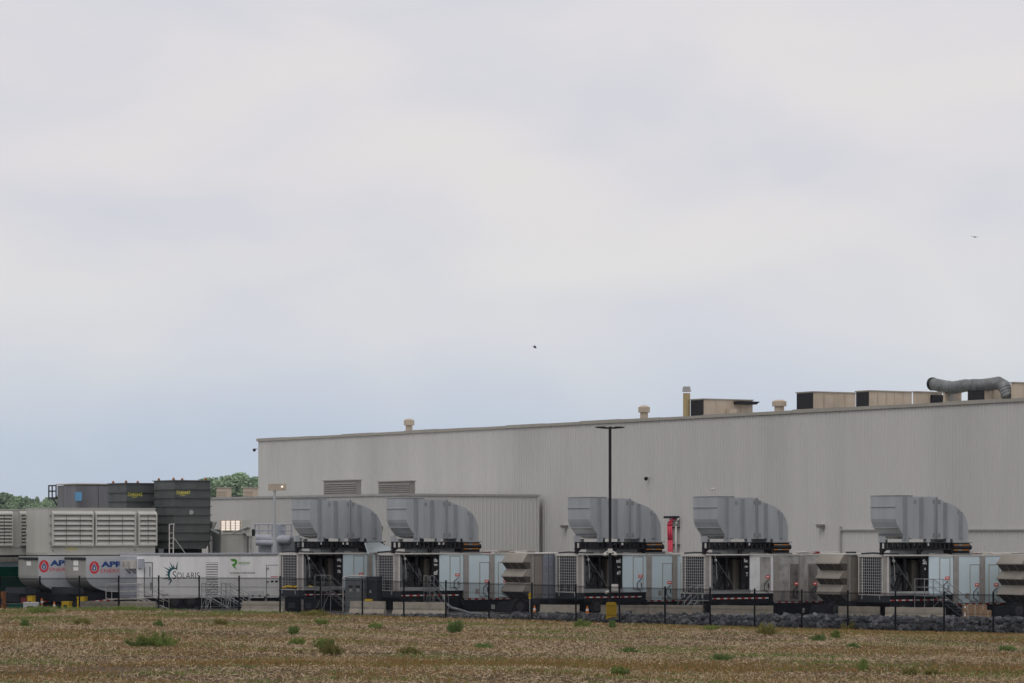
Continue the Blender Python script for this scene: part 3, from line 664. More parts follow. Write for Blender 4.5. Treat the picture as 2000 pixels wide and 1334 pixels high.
    m = MB(); m.box(u0-.1, u1+.12, -.08, HW, Z(517, 5), Z(509, 5)); m.box(u0-.1, u1+.12, -.08, HW, zt+.004, zt+.06); m.build('joint_flange', 'ductin', e)
    return e
index_kids()
h0 = hood(FR[3], 'bare grey exhaust hood behind the short camera post, above stainless doors')
index_kids()
for k, lb in ((0, 'leftmost large grey exhaust hood beside the corrugated roof sheet'), (1, 'large grey exhaust hood above the second turbine trailer'),
              (2, 'large grey exhaust hood crossed by the black lamp pole'), (4, 'rightmost large grey exhaust hood, nearest to the picture edge')):
    c = copy_tree(h0); fr = FR[k]; c.location = (fr.X, fr.Y, 0); c.rotation_euler = (0, 0, fr.th); c['label'] = lb
# ---------------------------------------------------------------- filter houses (tan units with chevron hoods)
def filter_house(fr, label, arch=True):
    e = fr.empty('filter_house_trailer', label, 'filter house', 'tan filter house trailers between the turbine trailers')
    W_ = 2.6; L = 8.5
    k = 1/31.0/C_/4.303; kz = 1/31.3/4.303
    zt = 3.9
    zy = lambda y: zt-(y-640)*kz
    ux = lambda x: (x-1440)*k
    zig = [(1440, 640), (1415, 640), (1372, 715), (1415, 775), (1372, 838), (1413, 893), (1372, 968), (1440, 1030)]
    # zigzag hoods, thin sheet boxes with dark screens underneath
    for (a, b, c) in (((1415, 640), (1372, 715), (1415, 775)), ((1415, 775), (1372, 838), (1413, 893)), ((1413, 893), (1372, 968), (1440, 1030))):
        pa_, pb_, pc_ = [(ux(q[0]), zy(q[1])) for q in (a, b, c)]
        m = MB(); m.prism([pa_, pb_, (ux(1440), pb_[1]-.02), (ux(1440), pa_[1])], 0, W_); hd = m.build('weather_hood', 'intan', e)
        m = MB(); m.prism([(pb_[0]+.03, pb_[1]-.023), (ux(1440), pb_[1]-.023), (ux(1440), pc_[1]), (pc_[0], pc_[1])], .0, W_); m.build('filter_screen', 'screen', e)
        m = MB(); m.box(pb_[0]-.02, pb_[0]+.06, -.01, W_+.01, pb_[1]-.05, pb_[1]+.015); m.build('hood_lip', 'intan', hd)
        for v in (.8, 1.7):
            m = MB(); m.tube((pb_[0]+.04, v, pb_[1]-.04), (pc_[0]-.03, v, pc_[1]), .02, 4); m.build('hood_rib', 'intan', hd)
    zb = zy(1030)
    m = MB(); m.box(ux(1440)+.003, L, .05, W_, zb, zt-.05); m.build('housing', 'intan', e)
    m = MB(); m.box(ux(1415), L, -.06, W_+.06, zt-.045, zt+.03); m.build('roof', 'white', e)
    for (x0, x1, v0, mt, nm) in ((1440, 1450, -.02, 'intan', 'corner_post'), (1452, 1470, 0, 'pillar', 'post')):
        m = MB(); m.box(ux(x0)+.006, ux(x1), v0, .048, zb, zt-.05); m.build(nm, mt, e)
    u0, u1 = ux(1478), ux(1540)
    ar = [(u0, zb+.1), (u1, zb+.1), (u1, zt-.42)]+[((u0+u1)/2+(u1-u0)/2*math.cos(t), zt-.42+.24*math.sin(t)) for t in [math.pi*i/8 for i in range(1, 8)]]+[(u0, zt-.42)]
    m = MB(); m.prism(ar, .0, .046); m.build('arched_panel', 'intan', e)
    m = MB(); m.box(u0, u1, -.008, -.002, (zb+zt)/2-.1, (zb+zt)/2-.07); m.build('panel_seam', 'seam', e)
    for i in range(4):
        a = ux(1548)+i*.42
        m = MB(); m.box(a, a+.38, -.04, .047, zb-.1, zt-.06); pnl = m.build('bolted_column', 'bluegrey', e)
        m = MB()
        for z in (zt-.2, zt-.7, zt-1.3, zt-1.9, zt-2.5): m.box(a+.15, a+.21, -.055, -.041, z-.03, z+.03)
        tag(m.build('bolt', 'galv', pnl), kind='stuff')
    m = MB(); m.box(ux(1450), L, -.05, W_, zb-.4, zb-.003); 
    m.build('skid', 'slate', e)
    for a in (ux(1510), ux(1510)+2.2):
        m = MB(); m.box(a, a+.7, -.06, -.051, zb-.33, zb-.12); m.build('fork_pocket', 'black', e)
    m = MB(); m.prism([(-.9, zb-.28), (ux(1450), zb-.28), (ux(1450), zb-.403), (L, zb-.403), (L, .08), (-1.2, .08)], .2, W_-.1); m.build('deck_frame', 'navy', e)
    for u in (-.7, .6, 1.9): wheel(e, u, .12); 
    m = MB(); m.box(L-.5, L-.2, .3, .6, 0, .5); m.build('landing_leg', 'navy', e)
    return e
def tan_frame(nextf, px):
    v = 3.1; return rel(nextf, nextf.u(px, v), v)
t0 = filter_house(tan_frame(FR[2], 1036), 'tan filter house with weather hoods left of the lamp pole trailer'); 
index_kids()
f = tan_frame(FR[4], 1654.5); c = copy_tree(t0); c.location = (f.X, f.Y, 0); c.rotation_euler = (0, 0, f.th); c['label'] = 'tan filter house with weather hoods beside the stained stainless doors'
f = Frame(2011, 32.6-.55, th=TH-.09); c = copy_tree(t0); c.location = (f.X, f.Y, 0); c.rotation_euler = (0, 0, f.th); c['label'] = 'tan filter house cut by the right edge of the picture'
# dark covered frame seen against doors of trailers 2,3,5 is a reflection in the polished panels (left to the renderer)
# ---------------------------------------------------------------- left cluster: louvred enclosures on top of ducts
def louvre_bank(e, u0, u1, z0, z1, v=-.0, dep=.28, n=6, slope_r=True, mull=2):
    b = bpy.data.objects.new('louvre_bank', None); col.objects.link(b); b.parent = e
    m = MB(); m.box(u0, u1, v-.02, v-.002, z0, z1); m.build('louvre_backing', 'beigedk', b)
    t = .09
    m = MB(); m.box(u0, u0+t, v-dep, v-.022, z0, z1); m.box(u1-t, u1, v-dep, v-.022, z0, z1); m.box(u0+t, u1-t, v-dep, v-.022, z0, z0+t*.7)
    m.prism([(v-.022, z1), (v-.022, z1+.18), (v-.06, z1+.18), (v-dep, z1), (v-dep, z1-t), (v-.022, z1-t)], u0+t, u1-t, 'x')
    for a in (u0, u1-t): m.prism([(v-.022, z1+.001), (v-.022, z1+.18), (v-.06, z1+.18), (v-dep, z1+.001)], a, a+t, 'x')
    m.build('bank_frame', 'beige', b)
    hh = (z1-t-z0-t*.7)/n
    for i in range(n):
        zz = z0+t*.7+i*hh
        m = MB(); m.prism([(v-dep+.01, zz+.0), (v-dep+.01, zz+.04), (v-.05, zz+hh*.95), (v-.05, zz+hh*.95-.04)], u0+t+.003, u1-t-.003, 'x'); m.build('slat', 'beige', b)
    m = MB()
    for i in range(1, mull+1): uu = u0+(u1-u0)*i/(mull+1); m.box(uu-.012, uu+.012, v-dep-.008, v-dep+.006, z0+t, z1-t)
    m.build('mullion', 'beigedk', b)
def enclosure(fr, label, L, W_, banks, zt, zb, x0=0):
    e = fr.empty('louvred_enclosure', label, 'air intake', 'beige louvred enclosures')
    m = MB(); m.box(x0, L, 0, W_, zb, zt); m.build('casing', 'beige', e)
    m = MB(); m.box(x0-.05, L+.05, -.05, W_+.05, zt, zt+.05); m.build('roof', 'beige', e)
    m = MB(); m.box(x0-.02, L, -.025, -.002, zb+.5, zb+.53); m.build('skirt_seam', 'coping', e)
    m = MB(); m.box(x0+.0, L, .1, W_-.1, zb-.16, zb-.003); m.build('base_beam', 'slate', e)
    for (a, b, n, ml) in banks: louvre_bank(e, a, b, fr.z(1066, 1), fr.z(1003, 1), n=n, mull=ml)
    return e
E1 = Frame(97, 28.0)
zt = E1.z(993, 0); zb = E1.z(1084, 0)
L1 = E1.u(303)
e = enclosure(E1, 'large beige enclosure with three wide louvre banks above the round-bottomed ducts', L1, E1.v(51), [(E1.u(100), E1.u(180), 6, 2), (E1.u(184), E1.u(262), 6, 2), (E1.u(268), E1.u(304), 6, 1)], zt, zb)
m = MB(); m.box(-.03, -.002, .12, E1.v(51)-.1, zb+.12, zt-.06); m.build('end_door', 'beige', e)
m = MB()
for z in (zb+.85, zb+1.5, zb+2.1, zb+2.75):
    m.box(-.05, .12, -.07, -.002, z-.07, z+.07); m.box(-.09, -.031, E1.v(51)-.25, E1.v(51)-.08, z-.07, z+.07)
m.build('hinge', 'coping', e)
m = MB(); m.tube((E1.u(101), -.06, zb+.35), (E1.u(101)+.12, -.06, zb+.35), .06, 8); m.tube((E1.u(262), -.06, zb+.35), (E1.u(262)+.12, -.06, zb+.35), .06, 8); m.build('lifting_eye', 'coping', e)
text('7245529', E1.u(127), E1.u(151), zb+.30, zb+.52, -.03, 'yellowp', e)
E0 = rel(E1, E1.u(-8, 5.2), 5.2)
def ob(px): return E0.u(px)
e = enclosure(E0, 'beige louvred enclosure half hidden at the left edge, behind the wide one', 12.0, 2.95, [(ob(-30), ob(23), 9, 2), (ob(37), ob(37)+2.2, 9, 2)], E0.z(996, 0), E0.z(1084, 0), x0=-4)
# supporting columns under the enclosures
for fr_, us, lb in ((E1, (.4, 3.4, 7.5), 'dark steel column under the wide louvred enclosure'), (E0, (-.5, 3.5), 'dark steel column under the half hidden enclosure')):
    for i, u in enumerate(us):
        q = rel(fr_, u, 2.4); o = q.empty('support_column', lb, 'column', 'steel columns holding the louvred enclosures')
        m = MB(); zz = zb-.165; m.box(0, .08, 0, .3, 0.03, zz); m.box(.085, .2, .13, .17, .03, zz); m.box(.205, .28, 0, .3, .03, zz); m.build('column_shaft', 'slate', o)
        m = MB(); m.box(-.1, .38, -.1, .4, 0, .028); m.build('base_plate', 'slate', o)
# round-bottomed ducts with logo
def drop_logo(e, cu, cz, r, v):
    m = MB(); n = 28
    outer = [(cu+r*math.cos(t)*.92, v, cz+r*1.08*math.sin(t)) for t in [2*math.pi*i/n for i in range(n)]]
    inner = []
    for i in range(n):
        t = 2*math.pi*i/n; s = math.sin(t); rr = r*.56
        zz = s*rr if s < 0 else s*rr*1.75; w = 1 if s < 0 else (1-s)**.75
        inner.append((cu+math.cos(t)*rr*(w if s > 0 else 1), v, cz-.1*r+zz))
    m.add(outer+inner, [[i, (i+1)%n, (i+1)%n+n, i+n] for i in range(n)]); o = bpy.data.objects.new('logo_ring', m.mesh('logo_ring', ['logored'])); col.objects.link(o); o.parent = e
    m = MB(); dp = [(cu+(q[0]-cu)*.72, v-.002, cz-.1*r+(q[2]-cz+.1*r)*.74) for q in inner]; m.add(dp, [list(range(n))]); o = bpy.data.objects.new('logo_drop', m.mesh('logo_drop', ['logoblue'])); col.objects.link(o); o.parent = e
    m = MB(); z0 = cz-.15*r; m.add([(cu+.12*r, v-.004, z0+.45*r), (cu-.2*r, v-.004, z0-.05*r), (cu, v-.004, z0-.02*r), (cu-.12*r, v-.004, z0-.42*r), (cu+.2*r, v-.004, z0+.08*r), (cu+.02*r, v-.004, z0+.06*r)], [list(range(6))]); o = bpy.data.objects.new('logo_bolt', m.mesh('logo_bolt', ['lightbox'])); col.objects.link(o); o.parent = e
def apr(fr, label, cu_px, lx0, lx1, ytext):
    e = fr.empty('turbine_duct_trailer', label, 'turbine trailer', 'round-bottomed duct trailers under the enclosure')
    W_ = fr.v(36 if cu_px < 100 else 126.5); L = 7.0; zt_ = fr.z(1086.5)
    zs = lambda y: fr.z(y)
    prof = [(0, zt_), (0, zs(1124))]
    for t in range(1, 10):
        a = R(90)*t/9; prof.append((2.3*(1-math.cos(a)), zs(1124)-(zs(1124)-zs(1157))*math.sin(a)))
    prof += [(L, zs(1157)), (L, zt_)]
    m = MB(); m.prism(prof, 0.01, W_); m.build('duct_body', 'aprend', e, False)
    m = MB(); m.prism([(x+.0, z) for x, z in prof], -.012, .008); m.build('side_cheek', 'aprside', e)
    m = MB(); m.box(-.04, -.002, .0, W_, zt_-.24, zt_-.1)
    for i in range(6): m.box(-.09, -.041, .2+i*.4, .32+i*.4, zt_-.3, zt_-.08)
    m.build('top_flange', 'slate', e)
    for (y0, y1) in (((1097, 1105),) if cu_px < 100 else ((1095, 1105), (1108, 1115))):
        vv = fr.v(fr_px(fr, 0, W_*.5)); m = MB(); m.box(-.02, -.002, W_*.36, W_*.58, zs(y1), zs(y0)); m.build('notice_plate', 'lightbox', e)
    r = 9.7/28.2/C_
    cu = fr.u(cu_px); cz = zs(ytext)
    drop_logo(e, cu, cz, r, -.016)
    text('APR', fr.u(lx0), fr.u(lx0)+1.68, cz+.02, cz+.42, -.018, 'logoblue', e, bold=.05)
    text('ENERGY', fr.u(lx0-.8), fr.u(lx0)+1.86, cz-.36, cz-.1, -.018, 'logored', e, bold=.0)
    # chassis
    m = MB(); m.prism([(-.4, zs(1151)-.25), (2.0, zs(1157)-.02), (L+1, zs(1157)-.02), (L+1, .2), (1.6, .2), (1.2, zs(1176)), (-1.4, zs(1176)), (-1.4, zs(1160))], .1, W_-.1); m.build('chassis', 'navy', e)
    m = MB(); m.box(-1.0, -.2, -.02, W_, zs(1160), zs(1148)); m.build('front_housing', 'slate', e)
    m = MB(); m.box(-.2, 1.15, .2, W_-.2, .15, zs(1176.2)); m.build('under_dark_fill', 'navy', e)  # added dark mass for the shade below the duct chassis
    m = MB(); u = .2; i = 0
    while u < 3.6: m.box(u, u+.26, .07, .098, zs(1176.5)+.02*i, zs(1174)+.02*i, 0 if i % 2 else 1); u += .28; i += 1
    tag(m.build('reflective_tape', ['red', 'lightbox'], e), kind='stuff')
    for u in (3.2, 4.4, 5.6): wheel(e, u, .12)
    m = MB(); m.box(-1.2, -1.05, .3, .5, 0, zs(1165)); m.box(-.9, -.5, .1, .4, .1, 1.1); m.build('landing_leg', 'slate', e)
    return e
def fr_px(fr, u, v): X, Y = fr.world(u, v); return CX+F*X/Y
apr(Frame(75, 28.1), 'left round-bottomed grey duct trailer with cropped red and blue energy logo', 85.6, 97.5, 140, 1106)
apr(Frame(168, 28.35), 'right round-bottomed grey duct trailer with logo, partly behind the white trailer', 184, 197, 240, 1108.5)
# green trailer at the left edge
G = Frame(-75, 27.2); e = G.empty('green_trailer', 'dark green trailer with white roof at the left edge behind the ducts', 'trailer')
gz = lambda y: G.z(y)
m = MB(); m.box(0, 9, 0, 2.6, gz(1165), gz(1107.5)); m.build('green_body', 'greentr', e)
m = MB(); m.box(0, 9, .02, 2.58, gz(1107.4), gz(1098)); m.build('pale_band', 'paleblue', e)
m = MB(); m.box(-.05, 9.05, -.05, 2.65, gz(1097.9), gz(1088)); m.build('roof', 'white', e)
m = MB(); m.box(0, 9, -.02, -.002, gz(1127.8), gz(1127)); m.build('trim_line', 'seam', e)
m = MB(); m.box(.2, 8.8, .2, 2.4, .12, gz(1165.1)); m.build('chassis', 'navy', e)
text('SITE', G.u(-6), G.u(8), gz(1100.5), gz(1096.5)-.1, -.06, 'logored', e) if False else None
for u in (1, 6, 7.2): wheel(e, u, .05)
# dark stacked silencers
def stack(fr, label, W_, L, zt_, zb_, num, tx, ty, taper=True, ncol=9, mt='olive', lugs=True):
    e = fr.empty('exhaust_silencer_stack', label, 'exhaust stack', 'dark ribbed silencer stacks')
    n = ncol; dz = (zt_-zb_)/n
    for i in range(n):
        z0 = zb_+i*dz
        if i == 0 and taper:
            m = MB(); a = .35; m.add([(.02, .02, z0), (L-a, .02, z0), (L-a, W_-.02, z0), (.02, W_-.02, z0), (0, 0, z0+dz), (L, 0, z0+dz), (L, W_, z0+dz), (0, W_, z0+dz)], [(0,3,2,1),(4,5,6,7),(0,1,5,4),(1,2,6,5),(2,3,7,6),(3,0,4,7)]); m.build('tapered_base', mt, e)
        else:
            m = MB(); m.box(0, L, 0, W_, z0+.003, z0+dz-.003); m.build('casing_ring', mt, e)
        m = MB(); m.box(-.1, L+.1, -.1, W_+.1, z0+dz-.06, z0+dz+.0); m.build('stiffener_ring', mt, e)
    if lugs:
        for (u, v) in ((.1, .3), (L-.3, .2), (.2, W_-.4), (L*.5, W_*.5)):
            m = MB(); m.box(u, u+.12, v, v+.22, zt_+.002, zt_+.1); m.tube((u+.02, v+.11, zt_+.12), (u+.1, v+.11, zt_+.12), .07, 10); m.build('lifting_lug', 'lug', e)
    if num:
        uu0, uu1 = fr.u(tx[0]), fr.u(tx[1]); text(num, uu0, uu1, fr.z(ty[1], uu0), fr.z(ty[0], uu0), -.012, 'yellowp', e, bold=.02)
        text('DRY', (uu0+uu1)/2-.22, (uu0+uu1)/2+.22, fr.z(ty[1]+3.2, uu0), fr.z(ty[1]+.8, uu0), -.012, 'yellowp', e)
    return e
S2 = Frame(340, 26.8); W2 = 48/(26.8*S_)
zt2 = S2.z(937.5); zb2 = S2.z(1072)
e = stack(S2, 'tall dark grey ribbed stack numbered 7245447 rising behind the white trailer', W2, S2.u(411), zt2, zb2, '7245447', (344, 371.5), (958.5, 965.5), ncol=8)
m = MB(); m.tube((S2.u(373), -.02, S2.z(1000.5)), (S2.u(373), -.05, S2.z(1000.5)), .17, 16); m.build('round_plate', 'seam', e)
m = MB(); m.box(.6, S2.u(411)-.5, .4, W2-.4, 0, zb2-.01); m.build('stack_pedestal', 'navy', e)
S1 = rel(S2, S2.u(247, W2+.9), W2+.9)
e = stack(S1, 'dark grey ribbed stack numbered 7245542 partly hidden by the taller stack', 44/(26.3*S_), 3.3, S1.z(943), S1.z(1065), '7245542', (249, 278), (962, 969), ncol=7)
m = MB(); m.box(.6, 2.8, .4, 2.7, 0, S1.z(1065)-.01); m.build('stack_pedestal', 'navy', e)
# hazy tank with handrail
T0 = Frame(150, 23.5); e = T0.empty('grey_tank_building', 'weathered grey tank with blue plate left of the dark stacks', 'tank')
tz = T0.z(946)
for i in range(3):
    a = T0.v(112)*(i)/3; b = T0.v(112)*(i+1)/3; m = MB(); m.box(.0, 8, a+.02, b-.02, 0, tz-.03*i); m.build('tank_section', 'tank', e)
for i in range(4):
    m = MB(); m.box(i*1.9+.03, i*1.9+1.87, -.08, .018, 0.1, tz-.15); m.build('tank_rib', 'tank', e)
m = MB(); m.box(-.1, 8.1, -.1, T0.v(112)+.1, tz, tz+.08); m.build('tank_lid', 'tan', e)
m = MB(); m.box(-.03, -.003, T0.v(160), T0.v(147), T0.z(978), T0.z(961)); m.build('blue_plate', 'blueplate', e)
vp = T0.v(112)
m = MB(); m.box(-.1, 1.5, vp+.11, vp+1.7, T0.z(974), T0.z(970)); m.build('platform', 'slate', e)
m = MB()
for vv in (vp+.15, vp+.95, vp+1.65): m.tube((-.05, vv, T0.z(970)), (-.05, vv, T0.z(947)), .06, 6)
for y in (947, 958): m.tube((-.05, vp+.12, T0.z(y)), (-.05, vp+1.7, T0.z(y)), .06, 6)
m.build('handrail', 'slate', e)
m = MB(); m.tube((0, vp+.12, T0.z(985)), (0, vp+.9, T0.z(974)), .07, 6); m.build('bracket', 'slate', e)
# lit module between stacks and warehouse
Q = Frame(474, 27.0); e = Q.empty('lit_intake_module', 'green-grey intake module with brightly lit louvre panel behind the white trailer', 'air intake')
qv = lambda px: Q.v(px)
qz = lambda y: Q.z(y)
m = MB(); m.box(0, .4, qv(474), qv(432), 1, qz(1043)); m.build('casing', 'beige', e)
m = MB(); m.box(-.1, .3, qv(478), qv(437), qz(1042), qz(1015.5)); m.build('upper_casing', 'beige', e)
a, b = qv(473.5), qv(435.5)
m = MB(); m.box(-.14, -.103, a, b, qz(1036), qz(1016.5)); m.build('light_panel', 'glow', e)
m = MB()
for k in range(5): z = qz(1036)+(qz(1016.5)-qz(1036))*k/4; m.box(-.19, -.142, a-.02, b+.02, z-.015, z+.015)
for t in (0, .25, .5, .75, 1): v = a+(b-a)*t; m.box(-.2, -.141, v-(.05 if t in (0, .5, 1) else .02), v+(.05 if t in (0, .5, 1) else .02), qz(1036.5), qz(1016))
m.build('light_grille', 'tan', e)
for sgn, pts in ((1, [(410, 1016), (430, 1019), (424, 1033), (417, 1047), (410, 1047)]), (-1, [(478, 1019), (497, 1015), (498, 1047), (491, 1047), (484, 1033)])):
    m = MB(); m.prism([(qv(x), qz(y)) for x, y in pts], -.35, -.25, 'x'); m.build('side_wing', 'beige', e)
for a_, b_ in ((431.5, 412), (497, 474.5)):
    m = MB(); m.box(.42, .5, Q.v(a_, .45), Q.v(b_, .45), .8, qz(1034)); m.build('recess_panel', 'darkin' if a_ > 450 else 'inner', e)  # right panel near-black: shade of the recess put into its colour
for a_, b_ in ((411, 438), (497, 466)):
    m = MB(); m.tube((-.45, qv(a_), qz(1029)), (-.45, qv(b_), qz(1041.5)), .07, 6); m.build('brace', 'galv', e)
m = MB(); 
for px in (413, 492, 498): m.box(-.2, 0, qv(px)-.14, qv(px)+.14, 0, qz(1047))
m.build('post', 'beige', e)
m = MB(); m.box(-.3, -.202, qv(416), qv(413), qz(1066), qz(1059)); m.box(-.3, -.202, qv(496), qv(493.5), qz(1066), qz(1059)); m.build('junction_box', 'galv', e)
# grey pipe rack with handrail right of the module
K = Frame(568, 24.5); e = K.empty('pipe_rack', 'grey pipe rack platform with handrails between lit module and first hood', 'platform')
kv = lambda px: K.v(px); kz_ = lambda y: K.z(y)
m = MB(); m.box(0, .6, kv(570), kv(497), kz_(1051), kz_(1047)); m.build('deck', 'greyend', e)
m = MB()
for px in (498, 505, 524, 545, 557, 569): m.tube((0, kv(px), kz_(1047)), (0, kv(px), kz_(1024)), .06, 6)
for y in (1024, 1036): m.tube((0, kv(570), kz_(y)), (0, kv(498), kz_(y)), .06, 6)
m.build('handrail', 'greyend', e)
m = MB(); m.tube((-.2, kv(569), kz_(1054)), (-.2, kv(500), kz_(1052)), .35, 10); m.tube((-.4, kv(550), kz_(1060)), (-.4, kv(500), kz_(1060)), .25, 10); m.build('pipe', 'greyend', e, True)
m = MB(); m.box(.3, .7, kv(533), kv(498), 0, kz_(1063)); m.build('skid_box', 'greyend', e)
m = MB(); m.box(-.5, .2, kv(552), kv(541), 0, kz_(1024)); m.build('tall_cabinet', 'greyend', e)
m = MB(); m.box(-.1, .6, kv(577), kv(553), 0, kz_(1050)); m.build('tank_skirt', 'cabinet', e)
# floodlight mast
Lm = at(536.5, 25.0); e = Lm.empty('floodlight_mast', 'pale thin mast with floodlights in front of the warehouse left corner', 'light mast')
m = MB(); m.tube((0, 0, 0), (0, 0, Lm.z(950)), .16, 10, r1=.1); m.build('mast_pole', 'galv', e)
m = MB(); m.box(-.5, .9, -.2, .1, Lm.z(958), Lm.z(945)); m.build('floodlight', 'tan', e)
m = MB(); m.sphere((.6, -.25, Lm.z(951)), .09, 8, 6); m.build('lamp_lens', 'glow', e, True)
# ---------------------------------------------------------------- white control trailer
SF = Frame(267.5, 28.6); sw = SF.v(234); SL = SF.u(549)
e = SF.empty('control_trailer', 'long white control trailer with starburst logo and steel stairs', 'trailer')
sz = lambda y, u=0: SF.z(y, u)
def su(x): return SF.u(230+x/11.118)        # zoomed crop columns
def szz(y, u=0): return SF.z(1080+y/11.118, u)
zt_, zb_ = sz(1084), sz(1168.5)
m = MB(); m.box(.02, SL, 0.02, sw, zb_, zt_); m.build('body', 'solar_white', e)
m = MB(); m.box(-.012, .018, .03, sw-.01, zb_, zt_-.1); m.build('end_wall', 'greyend', e)
m = MB(); m.box(-.04, SL+.04, -.05, sw+.05, zt_+.003, zt_+.1); m.build('roof', 'greyend', e)
N = 7
for i in range(N):
    a, b = SL*i/N, SL*(i+1)/N; m = MB(); m.box(a+.035, b-.006, .0, .018, zb_+.02, zt_-.12); m.build('side_panel', 'solar_white', e)
m = MB(); m.box(su(920), SL-.3, -.02, .018, zt_-.11, zt_-.03); m.build('awning_rail', 'pillar', e)
u0, u1 = su(582), su(742)
m = MB(); m.box(u0, u1, -.012, -.002, szz(940, 1), szz(215, 1)); d = m.build('door', 'whitep', e)
m = MB(); w = .045; z0, z1 = szz(940, 1), szz(215, 1)
m.box(u0-w, u0, -.022, -.003, z0-w, z1+w); m.box(u1, u1+w, -.022, -.003, z0-w, z1+w); m.box(u0, u1, -.022, -.003, z1, z1+w); m.box(u0, u1, -.022, -.003, z0-w, z0); m.build('door_frame', 'darktext', d)
m = MB(); m.box(su(688), su(704), -.03, -.013, szz(520, 1), szz(300, 1)); m.build('door_window', 'black', d)
m = MB(); m.tube((su(712), -.08, szz(640, 1)), (su(712), -.08, szz(780, 1)), .03, 6); m.build('handle', 'black', d)
for k, (v0, v1) in enumerate(((.95, 1.55), (.1, .72))):
    m = MB(); m.box(-.42, -.02, v0, v1, szz(340), szz(160)); ac = m.build('air_conditioner', 'white', e)
    m = MB(); m.tube((-.425, (v0+v1)/2, szz(250)), (-.44, (v0+v1)/2, szz(250)), .25, 16); m.build('fan_grille', 'pillar', ac)
    m = MB(); m.path([(-.4, v0+.1, szz(345)), (-.02, v0+.1, szz(450)), (-.02, v0+.1, szz(345))], .025, 5); m.build('bracket', 'slate', ac)
m = MB(); m.box(su(430), su(540), -.3, -.003, szz(325), szz(130)); m.build('side_hood', 'greyend', e)
# starburst logo
cu, cz = su(1235), szz(475, 3); r0 = .5; sx = 1/28.4/C_/11.118; sz_ = 1/28.4/11.118
m = MB(); arc_o, arc_i = [], []
for i in range(15):
    t = R(58+i*(236-58)/14); arc_i.append((cu+math.cos(t)*100*sx, -.004, cz+math.sin(t)*122*sz_)); wv = 8+42*math.sin(math.pi*i/14); arc_o.append((cu+math.cos(t)*(100+wv)*sx-.0, -.004, cz+math.sin(t)*(122+wv)*sz_))
m.add(arc_o+arc_i, [[i, i+1, i+16, i+15] for i in range(14)])
for (tx, ty, bt) in ((1300, 180, 72), (1205, 245, 96), (1125, 180, 108), (1100, 290, 124), (985, 295, 140), (1035, 400, 158), (1025, 475, 180), (955, 575, 206), (1070, 600, 222), (1090, 710, 236)):
    tip = (su(tx), -.005, szz(ty, 3)); bas = []
    for dd in (-9, 9):
        t = R(bt+dd); bas.append((cu+math.cos(t)*116*sx, -.005, cz+math.sin(t)*140*sz_))
    m.add([tip, bas[0], bas[1]], [(0, 1, 2)])
o = bpy.data.objects.new('starburst_logo', m.mesh('starburst_logo', ['teal'])); col.objects.link(o); o.parent = e
text('S', su(1190), su(1268), szz(570, 3), szz(395, 3), -.005, 'darktext', e, bold=-.006)
text('OLARIS', su(1278), su(1775), szz(562, 3), szz(425, 3), -.005, 'darktext', e, bold=-.008)
text('TRAILER 2', su(945), su(1120), szz(932, 3), szz(890, 3), -.005, 'darktext', e, bold=.01)
# louvre
def z2(x): return SF.u(190+x/4.168)
def y2(y, u=5): return SF.z(900+y/4.168, u)
a, b = z2(884), z2(985)
for i in range(20):
    z1 = y2(1100)+(y2(830)-y2(1100))*(i+.5)/20
    m = MB(); m.prism([(-.03, z1-.045), (-.03, z1-.03), (-.0065, z1+.01), (-.0065, z1-.045)], a, b, 'x'); m.build('slat', 'solar_white', e)
m = MB(); m.box(a+.02, b-.02, -.006, -.0005, y2(1100), y2(830)); m.build('louvre_backing', 'slate', e)
# R logo
def P2(x, y): return (z2(x), -.006, y2(y))
m = MB(); m.add([P2(1083, 800), P2(1120, 800), P2(1138, 812), P2(1138, 838), P2(1126, 852), P2(1118, 858), P2(1140, 888), P2(1108, 868), P2(1098, 852), P2(1098, 842), P2(1116, 838), P2(1120, 826), P2(1112, 820), P2(1094, 820)], [list(range(14))])
o = bpy.data.objects.new('green_logo', m.mesh('green_logo', ['green'])); col.objects.link(o); o.parent = e
text('RELEVANT', z2(1149), z2(1246), y2(843), y2(825), -.005, 'green', e, bold=.02)
text('POWER SOLUTIONS', z2(1176), z2(1236), y2(853), y2(848), -.005, 'seam', e)
text('SUSTAINABLE POWER PACKAGE', z2(1079), z2(1284), y2(923), y2(908), -.005, 'darktext', e, bold=.01)
text('mobile power generation', z2(1085), z2(1220), y2(937), y2(931), -.005, 'seam', e)
# right hand door and plates
a, b, z0, z1 = z2(1378), z2(1473), y2(1115, 9), y2(852, 9)
m = MB(); m.box(a, b, -.015, -.002, z0, z1); d = m.build('door', 'solar_white', e)
m = MB(); w = .03; m.box(a-w, a, -.02, -.003, z0, z1+w); m.box(a, b, -.02, -.003, z1, z1+w); m.build('door_frame', 'slate', d)
m = MB()
for y in (876, 985, 1092): m.box(a-.05, a+.16, -.05, -.016, y2(y+8, 9), y2(y-8, 9))
m.build('hinge', 'pillar', d)
m = MB(); m.box(z2(1446), z2(1470), -.022, -.016, y2(992, 9), y2(976, 9)); m.box(z2(1412), z2(1434), -.022, -.016, y2(992, 9), y2(976, 9)); m.build('notice_plate', 'darktext', d)
m = MB(); m.box(z2(1412), z2(1470), -.024, -.0165, y2(948, 9), y2(942, 9)); m.build('red_notice', 'red', d)
m = MB(); m.box(z2(1236), z2(1358), -.01, -.002, y2(1118, 8), y2(1062, 8)); m.build('outlet_plate', 'whitep', e)
for x in (1265, 1322):
    m = MB(); m.tube((z2(x), -.05, y2(1100, 8)), (z2(x), -.011, y2(1100, 8)), .06, 8); m.build('outlet', 'slate', e)
m = MB(); m.box(z2(510), z2(800), -.01, .2, zb_-.06, zb_-.003); m.build('lower_rail', 'pillar', e)
